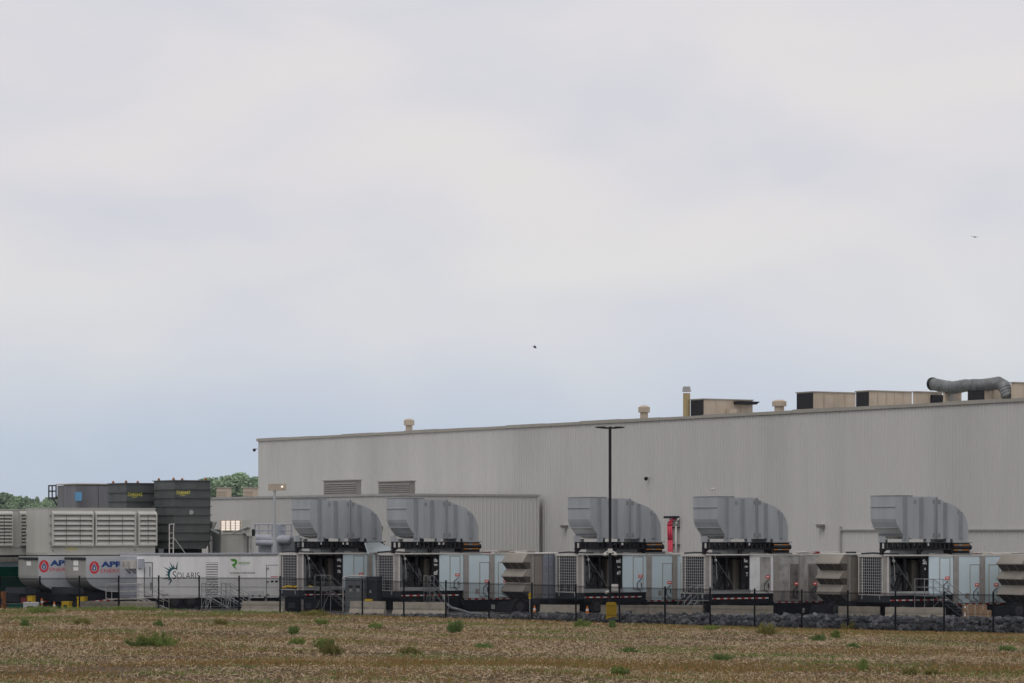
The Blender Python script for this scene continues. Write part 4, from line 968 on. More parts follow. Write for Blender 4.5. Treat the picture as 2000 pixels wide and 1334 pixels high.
m = MB(); m.box(.3, SL-.1, .12, sw-.1, .14, zb_-.01); m.build('chassis', 'navy', e)
m = MB(); m.box(z2(860), SL-.1, .05, .2, zb_-.45, zb_-.004); m.build('side_skirt', 'solar_white', e) if False else None
for x in (1110, 1240, 1370):
    u = z2(x); m = MB(); m.box(u, u+.15, .1, .25, 0, zb_-.005); m.build('leg', 'greyend', e)
for u in (2.9, 4.1): wheel(e, u, .05)
text('exit', su(765), su(865), szz(438, 1), szz(405, 1), -.005, 'seam', e) if False else None
# mast-like ladder frame on its roof
LR = rel(SF, z2(628), .8, 0); 
e2 = Frame(X=LR.X, Y=LR.Y, z=zt_+.1).empty('roof_ladder', 'slim white ladder rails standing on the white trailer roof', 'ladder')
zz = 57/28.0
m = MB(); m.tube((0, 0, 0), (0, 0, zz*.98), .035, 6); m.tube((.3, 0, 0), (.33, 0, zz), .035, 6); m.build('rail', 'white', e2)
m = MB(); m.tube((0, 0, zz*.98), (.4, 0, zz), .03, 6)
for q in (.35, .7, 1.05, 1.4): m.tube((0, 0, q), (.31, 0, q), .02, 5)
m.build('rung', 'white', e2); m = MB(); m.tube((.32, 0, zz*.55), (1.2, 0, 0.02), .02, 5); m.build('stay', 'white', e2)
# ---------------------------------------------------------------- stairs
def stairs(fr, label, top, run, dirn=1, wid=.9, rail=1.0, steps=6, plat=1.0, mt='stair', base=0.0):
    """stairs that climb along the trailer side; u falls away from the platform in direction dirn"""
    e = fr.empty('access_stairs', label, 'stairs', 'access stairs')
    m = MB(); m.box(0, -plat*dirn, -wid, 0, top-.05, top); m.build('landing', mt, e)
    for v in (-wid, 0):
        m = MB(); m.tube((0, v, top), (run*dirn, v, base), .04, 5); m.build('stringer', mt, e)
        m = MB(); m.path([(-plat*dirn, v, top+rail), (0, v, top+rail), (run*dirn, v, base+rail), (run*dirn, v, base)], .02, 5)
        m.tube((0, v, top), (0, v, top+rail), .026, 5); m.tube((-plat*dirn, v, 0), (-plat*dirn, v, top+rail), .026, 5); m.tube((0, v, 0), (0, v, top), .026, 5)
        m.tube((-plat*dirn, v, top+rail*.5), (0, v, top+rail*.5), .018, 5); m.tube((0, v, top+rail*.5), (run*dirn, v, base+rail*.5), .018, 5)
        m.tube((-plat*dirn, v, 0), (0, v, top), .018, 5)
        m.build('handrail', mt, e)
    for i in range(steps):
        t = (i+1)/(steps+1); u = run*dirn*t; z = top+(base-top)*t
        m = MB(); m.box(u-.12, u+.12, -wid, 0, z-.02, z+.01); m.build('step', mt, e)
    return e
stairs(rel(SF, su(440), -.02, 0), 'white stairs with handrails below the door of the white trailer', zb_+.0, 1.9, 1, .9, 1.0, 5, 2.4, 'white')
stairs(rel(SF, z2(880), -.02, 0), 'steel stairs under the louvre of the white trailer', zb_, 1.4, 1, .8, 1.0, 5, .3, 'galv')
stairs(rel(SF, z2(1040), -.02, 0), 'second steel stairs right of the white trailer louvre', zb_, 1.4, 1, .8, 1.0, 5, .3, 'galv')
zf = Z(945, 2)
stairs(rel(FR[0], U(460), -.1, 0), 'grey stairs in front of the leftmost turbine trailer bay', zf, 1.7, 1, .9, 1.0, 6, .7)
stairs(rel(FR[1], U(520), -.1, 0), 'grey stairs in front of the second turbine trailer bay', zf, 1.1, 1, .8, 1.0, 5, .3)
stairs(rel(FR[4], U(650), -.1, 0), 'tall grey stairs in front of the rightmost turbine trailer bay', zf, 2.2, 1, 1.0, 1.0, 6, 1.4)
stairs(rel(FR[3], FR[3].u(1350, -.9), -.9, 0), 'grey stairs beside the grille of the stainless door trailer', zf-.35, 1.0, -1, .7, .9, 5, .9)
# ---------------------------------------------------------------- cabinets by trailer 1
CB = Frame(699, 30.0, th=R(-12)); e = CB.empty('switch_cabinet', 'tall grey twin-door switch cabinet standing under the blue panels', 'cabinet')
ch = 5.25-(1130-1040)/30.0
m = MB(); m.box(-.85, .42, 0, 1, 0, ch); m.build('casing', 'cabinet', e)
for a, b in ((-.72, -.24), (-.22, .28)):
    m = MB(); m.box(a, b, -.03, -.002, .35, ch-.12); d = m.build('cabinet_door', 'cabinet', e)
    m = MB(); m.box(a+.14, a+.34, -.04, -.031, 1.42, 1.58); m.build('notice_plate', 'seam', d) 
    m = MB(); m.box(a+.08, a+.38, -.039, -.031, 1.65, 1.8); m.build('vent_slot', 'black', d)
m = MB(); m.path([(-.98, -.05, .1), (-.98, -.05, ch+.05), (-.55, -.05, ch+.18), (.5, -.05, ch+.18)], .05, 8); m.build('conduit', 'seam', e)
m = MB(); m.box(-.9, .45, -.04, 1.03, ch, ch+.05); m.build('lid', 'cabinet', e)
TR = Frame(713, 29.9, th=R(-12)); e = TR.empty('transformer_box', 'dark slate transformer box right of the twin-door cabinet', 'transformer')
th_ = 5.25-(1128-1040)/29.9
m = MB(); m.box(.05, .78, 0, 1.4, 0, th_); m.build('casing', 'slate', e)
m = MB(); m.box(.03, .82, -.05, 1.44, th_, th_+.06); m.build('lid', 'slate', e)
m = MB(); m.box(.3, .45, -.02, -.002, 1.3, 1.5); m.build('notice_plate', 'seam', e)
yb = Frame(715, 30.25, th=math.atan(FS)); e = yb.empty('yellow_crate_lid', 'low yellow box on the barrier top beside the fence', 'box')
m = MB(); m.box(-.05, .42, -.12, .12, .83, .97); o = m.build('box_body', 'yellow', e)
# corrugated sheet roof leaning over hoods 1/2
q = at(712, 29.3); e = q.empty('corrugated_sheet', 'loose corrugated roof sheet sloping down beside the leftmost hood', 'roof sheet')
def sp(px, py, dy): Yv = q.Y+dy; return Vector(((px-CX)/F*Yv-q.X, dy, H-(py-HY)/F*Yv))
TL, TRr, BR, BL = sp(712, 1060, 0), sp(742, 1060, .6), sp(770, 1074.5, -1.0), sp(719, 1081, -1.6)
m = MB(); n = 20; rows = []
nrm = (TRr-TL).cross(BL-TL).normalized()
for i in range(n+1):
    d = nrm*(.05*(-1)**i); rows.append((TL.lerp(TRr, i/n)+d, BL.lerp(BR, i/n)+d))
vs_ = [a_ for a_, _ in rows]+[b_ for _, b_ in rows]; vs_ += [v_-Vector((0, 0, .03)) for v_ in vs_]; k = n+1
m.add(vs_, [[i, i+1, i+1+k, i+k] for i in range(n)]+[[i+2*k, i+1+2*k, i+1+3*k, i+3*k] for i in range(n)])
me = m.mesh('sheet', ['corr', 'slate']); me.polygons.foreach_set('material_index', [i % 2 for i in range(2*n)]); o = bpy.data.objects.new('sheet', me); col.objects.link(o); o.parent = e  # every other face dark: ridge shading put into the colour
for p_, dz_ in ((TL.lerp(TRr, .2), .1), (TL.lerp(TRr, .8), .1)):
    m = MB(); m.tube((p_.x, p_.y, 3.95), (p_.x, p_.y, p_.z-dz_), .05, 6); m.build('prop', 'black', e)
# ---------------------------------------------------------------- red cables on the wall
RC = rel(WH, -.0, WH.v(1312)); e = RC.empty('cable_drop', 'thick bundle of red cables with white conduit down the warehouse wall', 'cables')
def rp(px, py, u=-.3): v = RC.v(px, u); return (u, v, RC.z(py, u, v))
for i in range(5):
    o = i*1.7-3.4; u = -.55+.08*(i % 2)
    m = MB(); m.path([rp(1318+o*.3, 1011.5+i*.3, u+.3), rp(1313+o*.8, 1013+(4-i)*.7, u), rp(1309+o, 1019+(4-i)*.5, u), rp(1308+o, 1027, u), rp(1309+o, 1055, u), rp(1309.5+o, 1110, u)], .07, 8); m.build('cable', 'cable', e, True)
m = MB(); m.box(-.7, -.1, RC.v(1329), RC.v(1309.5), RC.z(1012.5), RC.z(1008)); m.build('cable_entry', 'black', e)
m = MB(); m.path([rp(1326, 1013), rp(1322, 1018), rp(1320.5, 1027), rp(1320.5, 1110)], .09, 8); m.build('white_conduit', 'white', e, True)
m = MB()
for y in (1030, 1064, 1092): m.box(-.25, -.08, RC.v(1330), RC.v(1313), RC.z(y+1), RC.z(y-1))
m.build('cable_clamp', 'slate', e)
# ---------------------------------------------------------------- lamp pole
LP = at(1191.5, 32.45); pz = H-(1196-HY)/33.0
e = LP.empty('lamp_post', 'tall black lamp post with twin flat heads and white cameras', 'lamp post')
top = LP.z(833)
m = MB(); m.box(-.085, .085, -.085, .085, 0, top); m.build('pole', 'black', e)
for s_ in (-1, 1):
    m = MB(); m.box(s_*.08, s_*.3, -.05, .05, top-.14, top-.04); hd = m.build('lamp_arm', 'black', e)
    m = MB(); m.prism([(s_*.26, top-.14), (s_*.85, top-.08), (s_*.9, top-.03), (s_*.5, top+.0), (s_*.26, top-.01)], -.3, .3); m.build('lamp_head', 'black', hd)
for s_ in (-1, 1):
    m = MB(); m.tube((s_*.08, -.1, 4.15), (s_*.36, -.25, 4.0), .045, 6); m.build('camera_arm', 'white', e)
    m = MB(); m.sphere((s_*.3, -.25, 3.92), .13, 10, 6, sq=(1, 1, .7)); m.build('camera_dome', 'white', e, True)
m = MB(); m.box(-.14, .14, -.2, .14, 4.02, 4.28); m.build('camera_box', 'white', e)
m = MB(); m.tube((-.3, -.2, 1.62), (-.08, -.12, 1.7), .09, 8); m.build('bullet_camera', 'white', e)
m = MB(); m.box(-.02+.1, .48, -.15, .2, LP.z(1154), LP.z(1141)); m.build('control_box', 'white', e)
YB = at(1193.5, 32.5); e = YB.empty('yellow_pole_guard', 'bright yellow ribbed plastic guard around the lamp post base', 'guard')
m = MB(); zt_y = YB.z(1176); m.prism([(-.31, .0), (.31, .0), (.31, zt_y-.1), (.24, zt_y), (-.24, zt_y), (-.31, zt_y-.1)], -.42, -.12); m.build('guard_shell', 'yellow', e)
m = MB()
for i in range(9): x = -.26+i*.065; m.box(x-.015, x+.015, -.44, -.421, .03, zt_y-.12)
m.build('guard_rib', 'yellow', e)
# camera post on hood 4
CP = rel(FR[3], U(350), 1.0, 0); e = CP.empty('camera_post', 'short white camera post on the roof edge of the fourth exhaust hood', 'camera post')
e.location.z = Z(126, 2)
m = MB(); m.tube((0, 0, 0), (0, 0, .55), .06, 8); m.build('post', 'white', e); m = MB(); m.tube((0, 0, .5), (.35, 0, .45), .04, 6); m.sphere((.42, 0, .45), .09, 8, 5); m.build('camera', 'white', e)
# ---------------------------------------------------------------- barriers
def barrier(px0, px1, top, bot, label, i, mt='concrete'):
    pc = (px0+px1)/2; s_ = (bot-HY)/H; s_ = max(s_, 29.4)
    ang = math.atan(FS)
    fr = Frame(pc, s_, th=ang); e = fr.empty('concrete_barrier', label, 'barrier', 'concrete barriers behind the fence')
    L = (px1-px0)/s_/math.cos(ang); h = .82
    pr = [(-.3, 0), (.3, 0), (.3, .08), (.12, .33), (.08, h), (-.08, h), (-.12, .33), (-.3, .08)]
    r_ = random.Random(i); n = 10; m = MB(); vs_ = []; fs = []
    for a in range(n+1):
        x = -L/2+L*a/n+(0.0 if 0 < a < n else 0)
        for (y, z) in pr: vs_.append((x, y+r_.uniform(-.008, .008), max(0, z+r_.uniform(-.01, .006)*(z > .05))))
    for a in range(n):
        for b in range(8): fs.append([a*8+b, a*8+(b+1) % 8, (a+1)*8+(b+1) % 8, (a+1)*8+b])
    fs += [list(range(8)), list(range(n*8+7, n*8-1, -1))]
    m.add(vs_, fs); m.build('barrier_body', mt, e)
    m = MB(); m.box(-L*.3, -L*.3+.25, -.303, -.26, .0, .06); m.box(L*.3-.25, L*.3, -.303, -.26, 0, .06); m.build('forklift_slot', 'black', e)
for i, (a, b, t, bo, lb, mt) in enumerate(((156, 232, 1187, 1199, 'low concrete barrier in front of the round-bottomed ducts', 'concrete2'), (234, 306, 1187, 1199, 'pale concrete barrier in front of the white trailer stairs', 'concrete'),
        (472, 556, 1184, 1199, 'concrete barrier at the right end of the white trailer', 'concrete'), (684, 753, 1184, 1199, 'concrete barrier in front of the dark transformer box', 'concrete'),
        (768, 872, 1184, 1201, 'clean pale barrier in front of the second turbine trailer stairs', 'concrete'), (1056, 1131, 1185, 1207, 'barrier with flared ends left of the visible trailer wheel', 'concrete'),
        (1175, 1266, 1186, 1208, 'grey barrier just behind the yellow pole guard', 'concrete2'), (1268, 1372, 1186, 1208, 'barrier with a dark wavy stain right of the yellow guard', 'concrete2'),
        (1390, 1508, 1187, 1209, 'barrier in front of the stainless door trailer', 'concrete2'), (1640, 1717, 1187, 1211, 'brownish barrier in front of the right filter house', 'concrete2'), (1732, 1843, 1189, 1213, 'rightmost pale concrete barrier beside the steel stairs', 'concrete'))):
    barrier(a, b, t, bo, lb, i, mt)
# cones
def cone(px, s_, lb):
    fr = at(px, s_); e = fr.empty('traffic_cone', lb, 'cone', 'orange traffic cones')
    m = MB(); m.box(-.2, .2, -.2, .2, 0, .04); m.build('cone_base', 'black', e)
    m = MB(); m.tube((0, 0, .04), (0, 0, .7), .15, 14, r1=.03); m.build('cone_body', 'cone', e)
    m = MB(); m.tube((0, 0, .38), (0, 0, .5), .1, 14, r1=.077); m.build('cone_band', 'lightbox', e)
cone(1147, 31.4, 'orange cone beside the trailer wheel left of the yellow guard'); cone(1044, 31.2, 'orange cone partly behind a fence post by the yellow marker'); cone(106, 29.6, 'small orange cone in the dark under the round-bottomed ducts')
# yellow marker sign
fr = at(1035, 31.6); e = fr.empty('marker_sign', 'small yellow marker sign on a thin post before the filter house', 'sign')
m = MB(); m.tube((0, 0, 0), (0, 0, 1.55), .025, 6); m.build('sign_post', 'galv', e)
m = MB(); m.box(-.09, .09, -.04, -.026, 1.15, 1.52); m.build('sign_plate', 'yellow', e); m = MB(); m.box(-.06, .06, -.044, -.041, 1.3, 1.34); m.build('sign_mark', 'black', e)
# odds and ends at the left
def crate(px, s_, w, h, mt, lb, z=0, name='crate'):
    fr = at(px, s_, z=z, th=R(-10)); e = fr.empty(name, lb, 'crate'); m = MB(); m.box(-w/2, w/2, -.3, .4, .0, h); m.build('crate_body', mt, e)
    m = MB(); m.box(-w/2-.03, w/2+.03, -.33, .43, h+.002, h+.06); m.build('crate_lid', mt, e)
    m = MB(); m.box(-w/4, w/4, -.32, -.302, h*.35, h*.7); m.build('crate_label', 'slate', e)
crate(62, 29.8, .95, .62, 'lightbox', 'white and teal crate behind the fence at left'); crate(52, 29.0, .6, .8, 'darkred', 'dark red crate behind the white crate at left')
crate(61, 29.1, .35, .95, 'yellow', 'yellow topped crate behind the white crate'); crate(130, 29.0, .5, .55, 'yellow', 'yellow machine box under the left duct trailer'); crate(160, 28.6, .5, .8, 'yellow', 'low yellow crate left of the first barrier')
crate(6, 29.0, .15, 1.2, 'lug', 'orange crate at the far left edge of the yard'); crate(32, 29.7, .8, .5, 'greentr', 'green crate at far left beside the white crate'); crate(572, 30.1, .9, 1.0, 'navy', 'black battery crate left of the first turbine trailer stairs'); crate(605, 30.1, .7, .95, 'navy', 'black battery crate under the first turbine trailer bay')
fr = at(81, 30.0); e = fr.empty('channelizer_post', 'white and red striped channelizer post at the left fence', 'traffic post')
m = MB(); m.tube((0, 0, 0), (0, 0, .95), .08, 10); m.build('post_body', 'cone', e)
for z in (.35, .65): 
    m = MB(); m.tube((0, 0, z), (0, 0, z+.15), .084, 10); m.build('post_band', 'lightbox', e)
fr = rel(FR[0], -.6, .6, 1.55); e = fr.empty('yellow_hose', 'coiled yellow hose hanging at the front of the leftmost turbine trailer', 'hose')
m = MB(); m.path([(-.3, 0, 0), (0, -.2, .12), (.4, -.3, .05), (.7, -.4, .1), (1.2, -.5, -.1), (1.5, -.5, .1), (1.9, -.5, 0)], .07, 8); m.build('hose_run', 'yellow', e, True)
# cardboard boxes
def cbox(px0, px1, py0, py1, lb, v=0, i=0):
    s_ = 32.6; fr = at((px0+px1)/2, s_, z=max(0, H-(py1-HY)/s_)); e = fr.empty('cardboard_box', lb, 'box', 'stacked cardboard boxes')
    w = (px1-px0)/s_; h = (py1-py0)/s_
    m = MB(); m.box(-w/2+.006, w/2-.006, v, v+.5, 0.004, h-.004); m.build('box_body', 'card', e)
    m = MB(); m.box(-.03, .03, v-.004, v-.001, .01, h-.01); m.build('tape', 'tan', e)
    if i: m = MB(); m.box(-w/2+.02, -w/2+.14, v-.006, v-.001, h*.4, h*.75); m.build('shipping_label', 'lightbox', e)
for a in ((1882, 1897, 1181, 1192, 'upper left cardboard box of the stack with shipping label', 0, 1), (1897, 1912, 1181, 1192, 'upper middle cardboard box of the stack', .02, 0), (1912, 1928, 1181, 1192, 'upper right cardboard box of the stack', .01, 0),
          (1882, 1899, 1192, 1211.5, 'lower left cardboard box with a white label', 0, 1), (1899, 1910, 1192, 1211.5, 'narrow lower cardboard box second from left', .03, 0), (1910, 1922, 1192, 1211.5, 'lower cardboard box third from left', 0, 0), (1922, 1937, 1192, 1211.5, 'lower right cardboard box at the end of the stack', .02, 0)):
    cbox(*a)
# hoses on the ground
HF = at(900, 30.6); e = HF.empty('ground_hose', 'fat grey hose curling on the stones between barrier and wheels', 'hose')
m = MB(); m.path([(-1.1, .5, 1.2), (-.95, .3, .7), (-.6, 0, .45), (0, -.3, .3), (.6, -.8, .12), (1.2, -1.6, .1), (1.8, -2.2, .08)], .08, 8); m.build('hose_run', 'inner', e, True)
# ---------------------------------------------------------------- fence
POSTS = [-75, 0, 78, 155, 232, 310, 389, 467, 547, 626, 708, 789, 871, 955, 1039, 1125, 1210, 1299, 1387, 1474, 1566, 1656, 1749, 1844, 1940, 2038]
TOPS = [(-75, 1130), (78, 1129), (310, 1127.5), (547, 1128.5), (708, 1134), (871, 1137), (1039, 1141.5), (1210, 1147), (1387, 1151.5), (1566, 1155), (1749, 1159), (1940, 1161), (2038, 1163)]
e = Frame(X=0, Y=fence_y(0)).empty('mesh_fence', 'black welded mesh fence with posts running across the whole yard', 'fence'); e.rotation_euler = (0, 0, 0)
ox, oy = 0, fence_y(0)
pp = []
for px in POSTS:
    X, Y = fence_px(px); ty = np.interp(px, [a for a, _ in TOPS], [b for _, b in TOPS]); zt = H-(ty-HY)/F*Y
    pp.append((X, Y, float(zt)))
hf = 2.22
post = MB(); post.box(-.05, .05, -.04, .04, -2.5, .1); post.box(-.06, .06, -.05, .05, .1, .12)
for z in (-.2, -.8, -1.4, -2.0): post.box(-.07, -.05, -.05, -.02, z, z+.05)
pm_ = post.mesh('post', ['fence'])
nw = 54; pan = MB()
for i in range(nw+1):
    x = i/nw; r_ = .0095/2.8
    pan.add([(x-r_, -.004, -hf), (x+r_, -.004, -hf), (x, .005, -hf), (x-r_, -.004, .04), (x+r_, -.004, .04), (x, .005, .04)], [(0, 1, 4, 3), (1, 2, 5, 4), (2, 0, 3, 5)])
for z in (.0, -.03, -.06, -.55, -.61, -1.1, -1.16, -1.65, -1.71, -2.15): pan.box(0, 1, -.01, -.004, z-.006, z+.006)
wm = pan.mesh('mesh_panel', ['fence'])
for i, (X, Y, z) in enumerate(pp):
    o = bpy.data.objects.new('post', pm_); col.objects.link(o); o.parent = e; o.location = (X-ox, Y-oy, z)
    if i < len(pp)-1:
        A, B = Vector((X, Y, z)), Vector(pp[i+1]); d = B-A; L = math.hypot(d.x, d.y)
        o = bpy.data.objects.new('mesh_panel', wm); col.objects.link(o); o.parent = e
        Mx = Matrix(((d.x, -d.y/L, 0, X-ox), (d.y, d.x/L, 0, Y-oy), (d.z, 0, 1, z-.02), (0, 0, 0, 1))); o.matrix_local = Mx
# ---------------------------------------------------------------- rock bank
rb = Frame(X=0, Y=fence_y(0)).empty('rock_bank', 'bank of rough dark grey riprap stones behind the fence', 'rocks'); rb.rotation_euler = (0, 0, 0)
bkz = lambda X: np.interp(X, bx_, bz_)
# earth under the stones
m = MB(); xs = np.arange(-60, 61, 2.0); vs_ = []; fs = []
for X in xs:
    zb = float(bkz(X)); Y = fence_y(X)
    vs_ += [(X, Y+.2-oy, zb-.3), (X, Y+2.0-oy, min(zb, -.12)*.6-.1), (X, Y+4.7-oy, -.05), (X, Y+4.8-oy, -1)]
for i in range(len(xs)-1):
    for k in range(3): fs.append([i*4+k, (i+1)*4+k, (i+1)*4+k+1, i*4+k+1])
m.add(vs_, fs); plain(m, 'bank_earth', 'slate', rb)
rocks_src = []
for k in range(8):
    bm = bmesh.new(); bmesh.ops.create_icosphere(bm, subdivisions=2 if k < 0 else 1, radius=1)
    r_ = random.Random(50+k)
    bmesh.ops.subdivide_edges(bm, edges=r_.sample(list(bm.edges), 6), cuts=1)
    bmesh.ops.triangulate(bm, faces=bm.faces)
    for v in bm.verts: v.co = Vector((v.co.x*r_.uniform(.8, 1.25), v.co.y*r_.uniform(.8, 1.2), v.co.z*r_.uniform(.6, .95)))*r_.uniform(.85, 1.12)
    me = bpy.data.meshes.new('rock'); bm.to_mesh(me); bm.free(); me.materials.append(M['rock']); rocks_src.append(me)
M['rock2'] = mat('riprap_stone_pale', (.19, .195, .205), .85, var=.35, scale=1.6, bump=.6, bscale=9, dirt=(.06, .06, .065))
rocks_src2 = []
for me in rocks_src: q = me.copy(); q.materials.clear(); q.materials.append(M['rock2']); rocks_src2.append(q)
cand = []
Xa, Xb = fence_px(-60)[0], fence_px(2060)[0]
for i in range(4600):
    X = rng.uniform(Xa, Xb); t = rng.uniform(0, 1)**1.5; Y = fence_y(X)+.3+t*4.3
    zb = float(bkz(X)); zz = min(zb, 0)*(1-min(1, t*2.6))**1.0
    zz = (zb*(1-min(1, t/.3))+.10) if zb < 0 else .02
    R_ = rng.choice([rng.uniform(.07, .16), rng.uniform(.14, .24), rng.uniform(.22, .32)], p=[.45, .42, .13])*(1.0 if zb < -.1 else .7)
    px = CX+F*X/Y
    if px < 640 and rng.uniform() < .3: continue
    cand.append((X, Y, zz-R_*.1+ (rng.uniform(0, .14) if zb < -.1 else 0), R_, t))
front = sorted([c_ for c_ in cand if c_[0] > -2], key=lambda c_: -(c_[3]-c_[4]*.1))[:300]
fs_ = set(id(c_) for c_ in front)
bulk_v, bulk_f, off_ = [], [], 0
for c_ in cand:
    X, Y, zz, R_, t = c_; rot = (rng.uniform(0, 6), rng.uniform(0, 6), rng.uniform(0, 6)); k = rng.integers(0, 8)
    if id(c_) in fs_:
        o = bpy.data.objects.new('rock', rocks_src[k] if rng.uniform() < .7 else rocks_src2[k]); col.objects.link(o); o.parent = rb
        o.location = (X, Y-oy, zz); o.rotation_euler = rot; o.scale = (R_,)*3
    else:
        me = rocks_src[k]; mm = Matrix.Translation((X, Y-oy, zz)) @ (Matrix.Rotation(rot[0], 4, 'X') @ Matrix.Rotation(rot[2], 4, 'Z')) @ Matrix.Scale(R_, 4)
        co = [mm @ v.co for v in me.vertices]; bulk_v += [tuple(p_) for p_ in co]; bulk_f += [[j+off_ for j in p_.vertices] for p_ in me.polygons]; off_ += len(co)
me = bpy.data.meshes.new('rock_fill'); me.from_pydata(bulk_v, [], bulk_f); me.materials.append(M['rock']); me.materials.append(M['rock2'])
nt = np.array([len(x_.polygons) for x_ in rocks_src]); mi_ = (np.random.default_rng(3).uniform(size=len(bulk_f)//42+2) < .4).astype(np.int32)
me.polygons.foreach_set('material_index', np.repeat(mi_, 42)[:len(bulk_f)])
o = bpy.data.objects.new('rock_fill', me); col.objects.link(o); o.parent = rb; o['kind'] = 'stuff'
# ---------------------------------------------------------------- stubble and weeds
M['straw'] = mat('pale_straw', (.52, .405, .265), .8, var=.25, scale=1.5, dirt=(.28, .2, .13))
M['straw2'] = mat('brown_straw', (.22, .145, .08), .85, var=.3, scale=1.5)
M['gold'] = mat('ochre_dry_grass', (.27, .15, .05), .85, var=.3, scale=.8)
M['grass'] = mat('weed_green', (.15, .20, .045), .8, var=.35, scale=.8)
M['grass2'] = mat('olive_grass', (.17, .155, .04), .8, var=.3, scale=.8)
M['weed'] = mat('leafy_weed_green', (.105, .17, .04), .75, var=.3, scale=2)
def sample_field(n, dmin=104, dmax=210):
    Y = np.sqrt(rng.uniform(dmin**2, dmax**2, n)); px = rng.uniform(-60, 2060, n); X = (px-CX)/F*Y
    ok = Y < fence_y(X)-.1
    return X[ok], Y[ok]
def blades(X, Y, z, ln, wd, tilt_lo, tilt_hi):
    n = len(X); az = rng.uniform(0, 2*np.pi, n); el = rng.uniform(tilt_lo, tilt_hi, n)
    d = np.stack([np.cos(el)*np.cos(az), np.cos(el)*np.sin(az), np.sin(el)], 1)*ln[:, None]
    w = np.cross(d, np.stack([rng.normal(0, .5, n), np.ones(n), rng.normal(0, .3, n)], 1)); w /= np.linalg.norm(w, axis=1)[:, None]+1e-9; w *= wd[:, None]/2
    b = np.stack([X, Y, z], 1)
    return np.stack([b-w, b+w, b+d+w*.5, b+d-w*.5], 1).reshape(-1, 3)
def fnoise(X, Y, sx, sy, seed):
    r_ = np.random.default_rng(seed); out = np.zeros_like(X)
    for k in range(7):
        a = r_.uniform(.4, 2.2); ph = r_.uniform(0, 6.28, 2); th_ = r_.uniform(-.5, .5)
        xx = X*math.cos(th_)+Y*math.sin(th_)*.3; out += np.sin(xx*a/sx+ph[0]+1.3*np.sin(Y*a*.7/sy+ph[1]))*np.sin(Y*a/sy+ph[1]+.8*np.sin(X*a*.5/sx))
    return out/2.2
def midband(X, Y):
    Y0 = 129+.85*np.minimum(X+3, 0)+.1*X+1.2*np.sin(X*.35); return np.exp(-((Y-Y0)/4.2)**2)*(.75+.35*np.sin(X*.8+1)*np.sin(X*.31))
def stuff(name, v, m):
    me = quads(name, v, m); o = bpy.data.objects.new(name, me); col.objects.link(o); o['kind'] = 'stuff'; return o
X, Y = sample_field(240000)
keep = rng.uniform(size=len(X)) < np.clip(.7-.5*np.clip(fnoise(X, Y, 5, 3, 11), -1, 1), .1, 1)*(1-.85*midband(X, Y))*(1-.65*np.exp(-((fence_y(X)-Y)/8)**2)); X, Y = X[keep], Y[keep]
# rows of standing stubs plus scattered straw
n = len(X); st = rng.uniform(size=n) < .22
ln = np.where(st, rng.uniform(.08, .2, n), rng.uniform(.08, .26, n)); wd = rng.uniform(.012, .032, n)
z = field_z(X, Y)+np.where(st, -.01, rng.uniform(0, .07, n))
half = rng.uniform(size=n) < .62
v = blades(X, Y, z, ln, wd, -.05, .55); v2 = blades(X[st], Y[st], z[st], ln[st], wd[st], 1.0, 1.57)
v = v.reshape(-1, 4, 3); v[st] = v2.reshape(-1, 4, 3)
stuff('straw_litter', v[half].reshape(-1, 3), 'straw'); stuff('brown_straw_litter', v[~half].reshape(-1, 3), 'straw2')
# grasses: ochre band by the fence, band through the middle, green patches
X, Y = sample_field(800000)
df = fence_y(X)-Y; py = HY+(H-field_z(X, Y))*F/Y; pxx = CX+F*X/Y
nz = fnoise(X, Y, 4, 2.5, 5); nz2 = fnoise(X, Y, 1.6, 1.2, 8)
band = np.exp(-(df/9)**2)*.6*(1-.75*np.exp(-((pxx-200)/420)**2))+1.1*midband(X, Y)+.35*np.exp(-((Y-(150-.05*X))/3)**2)
pg = np.clip(band*(.6+.5*nz)+.2*(nz > .42)+.06*(nz > .1), 0, 1)
k = rng.uniform(size=len(X)) < pg; Xg, Yg = X[k], Y[k]; n = len(Xg)
v = blades(Xg, Yg, field_z(Xg, Yg)-.01, rng.uniform(.07, .19, n), rng.uniform(.014, .03, n), .7, 1.55).reshape(-1, 4, 3); s_ = rng.uniform(size=n) < .62
stuff('ochre_grass', v[s_].reshape(-1, 3), 'gold'); stuff('olive_grass', v[~s_].reshape(-1, 3), 'grass2')
gl = np.clip(1.0*np.exp(-((pxx-230)/330)**2)*np.exp(-(df/3.0)**2)*(.55+.45*nz2), 0, 1)
pg = np.clip((nz2 > .5)*.35+(nz2 > .72)*.55, 0, 1)*(.45+.4*np.exp(-(df/25)**2))+gl
k = rng.uniform(size=len(X)) < pg; Xg, Yg = X[k], Y[k]; n = len(Xg)
v = blades(Xg, Yg, field_z(Xg, Yg)-.01, rng.uniform(.06, .18, n)*(1+1.3*gl[k]), rng.uniform(.018, .035, n), .6, 1.5)
stuff('green_grass', v, 'grass')
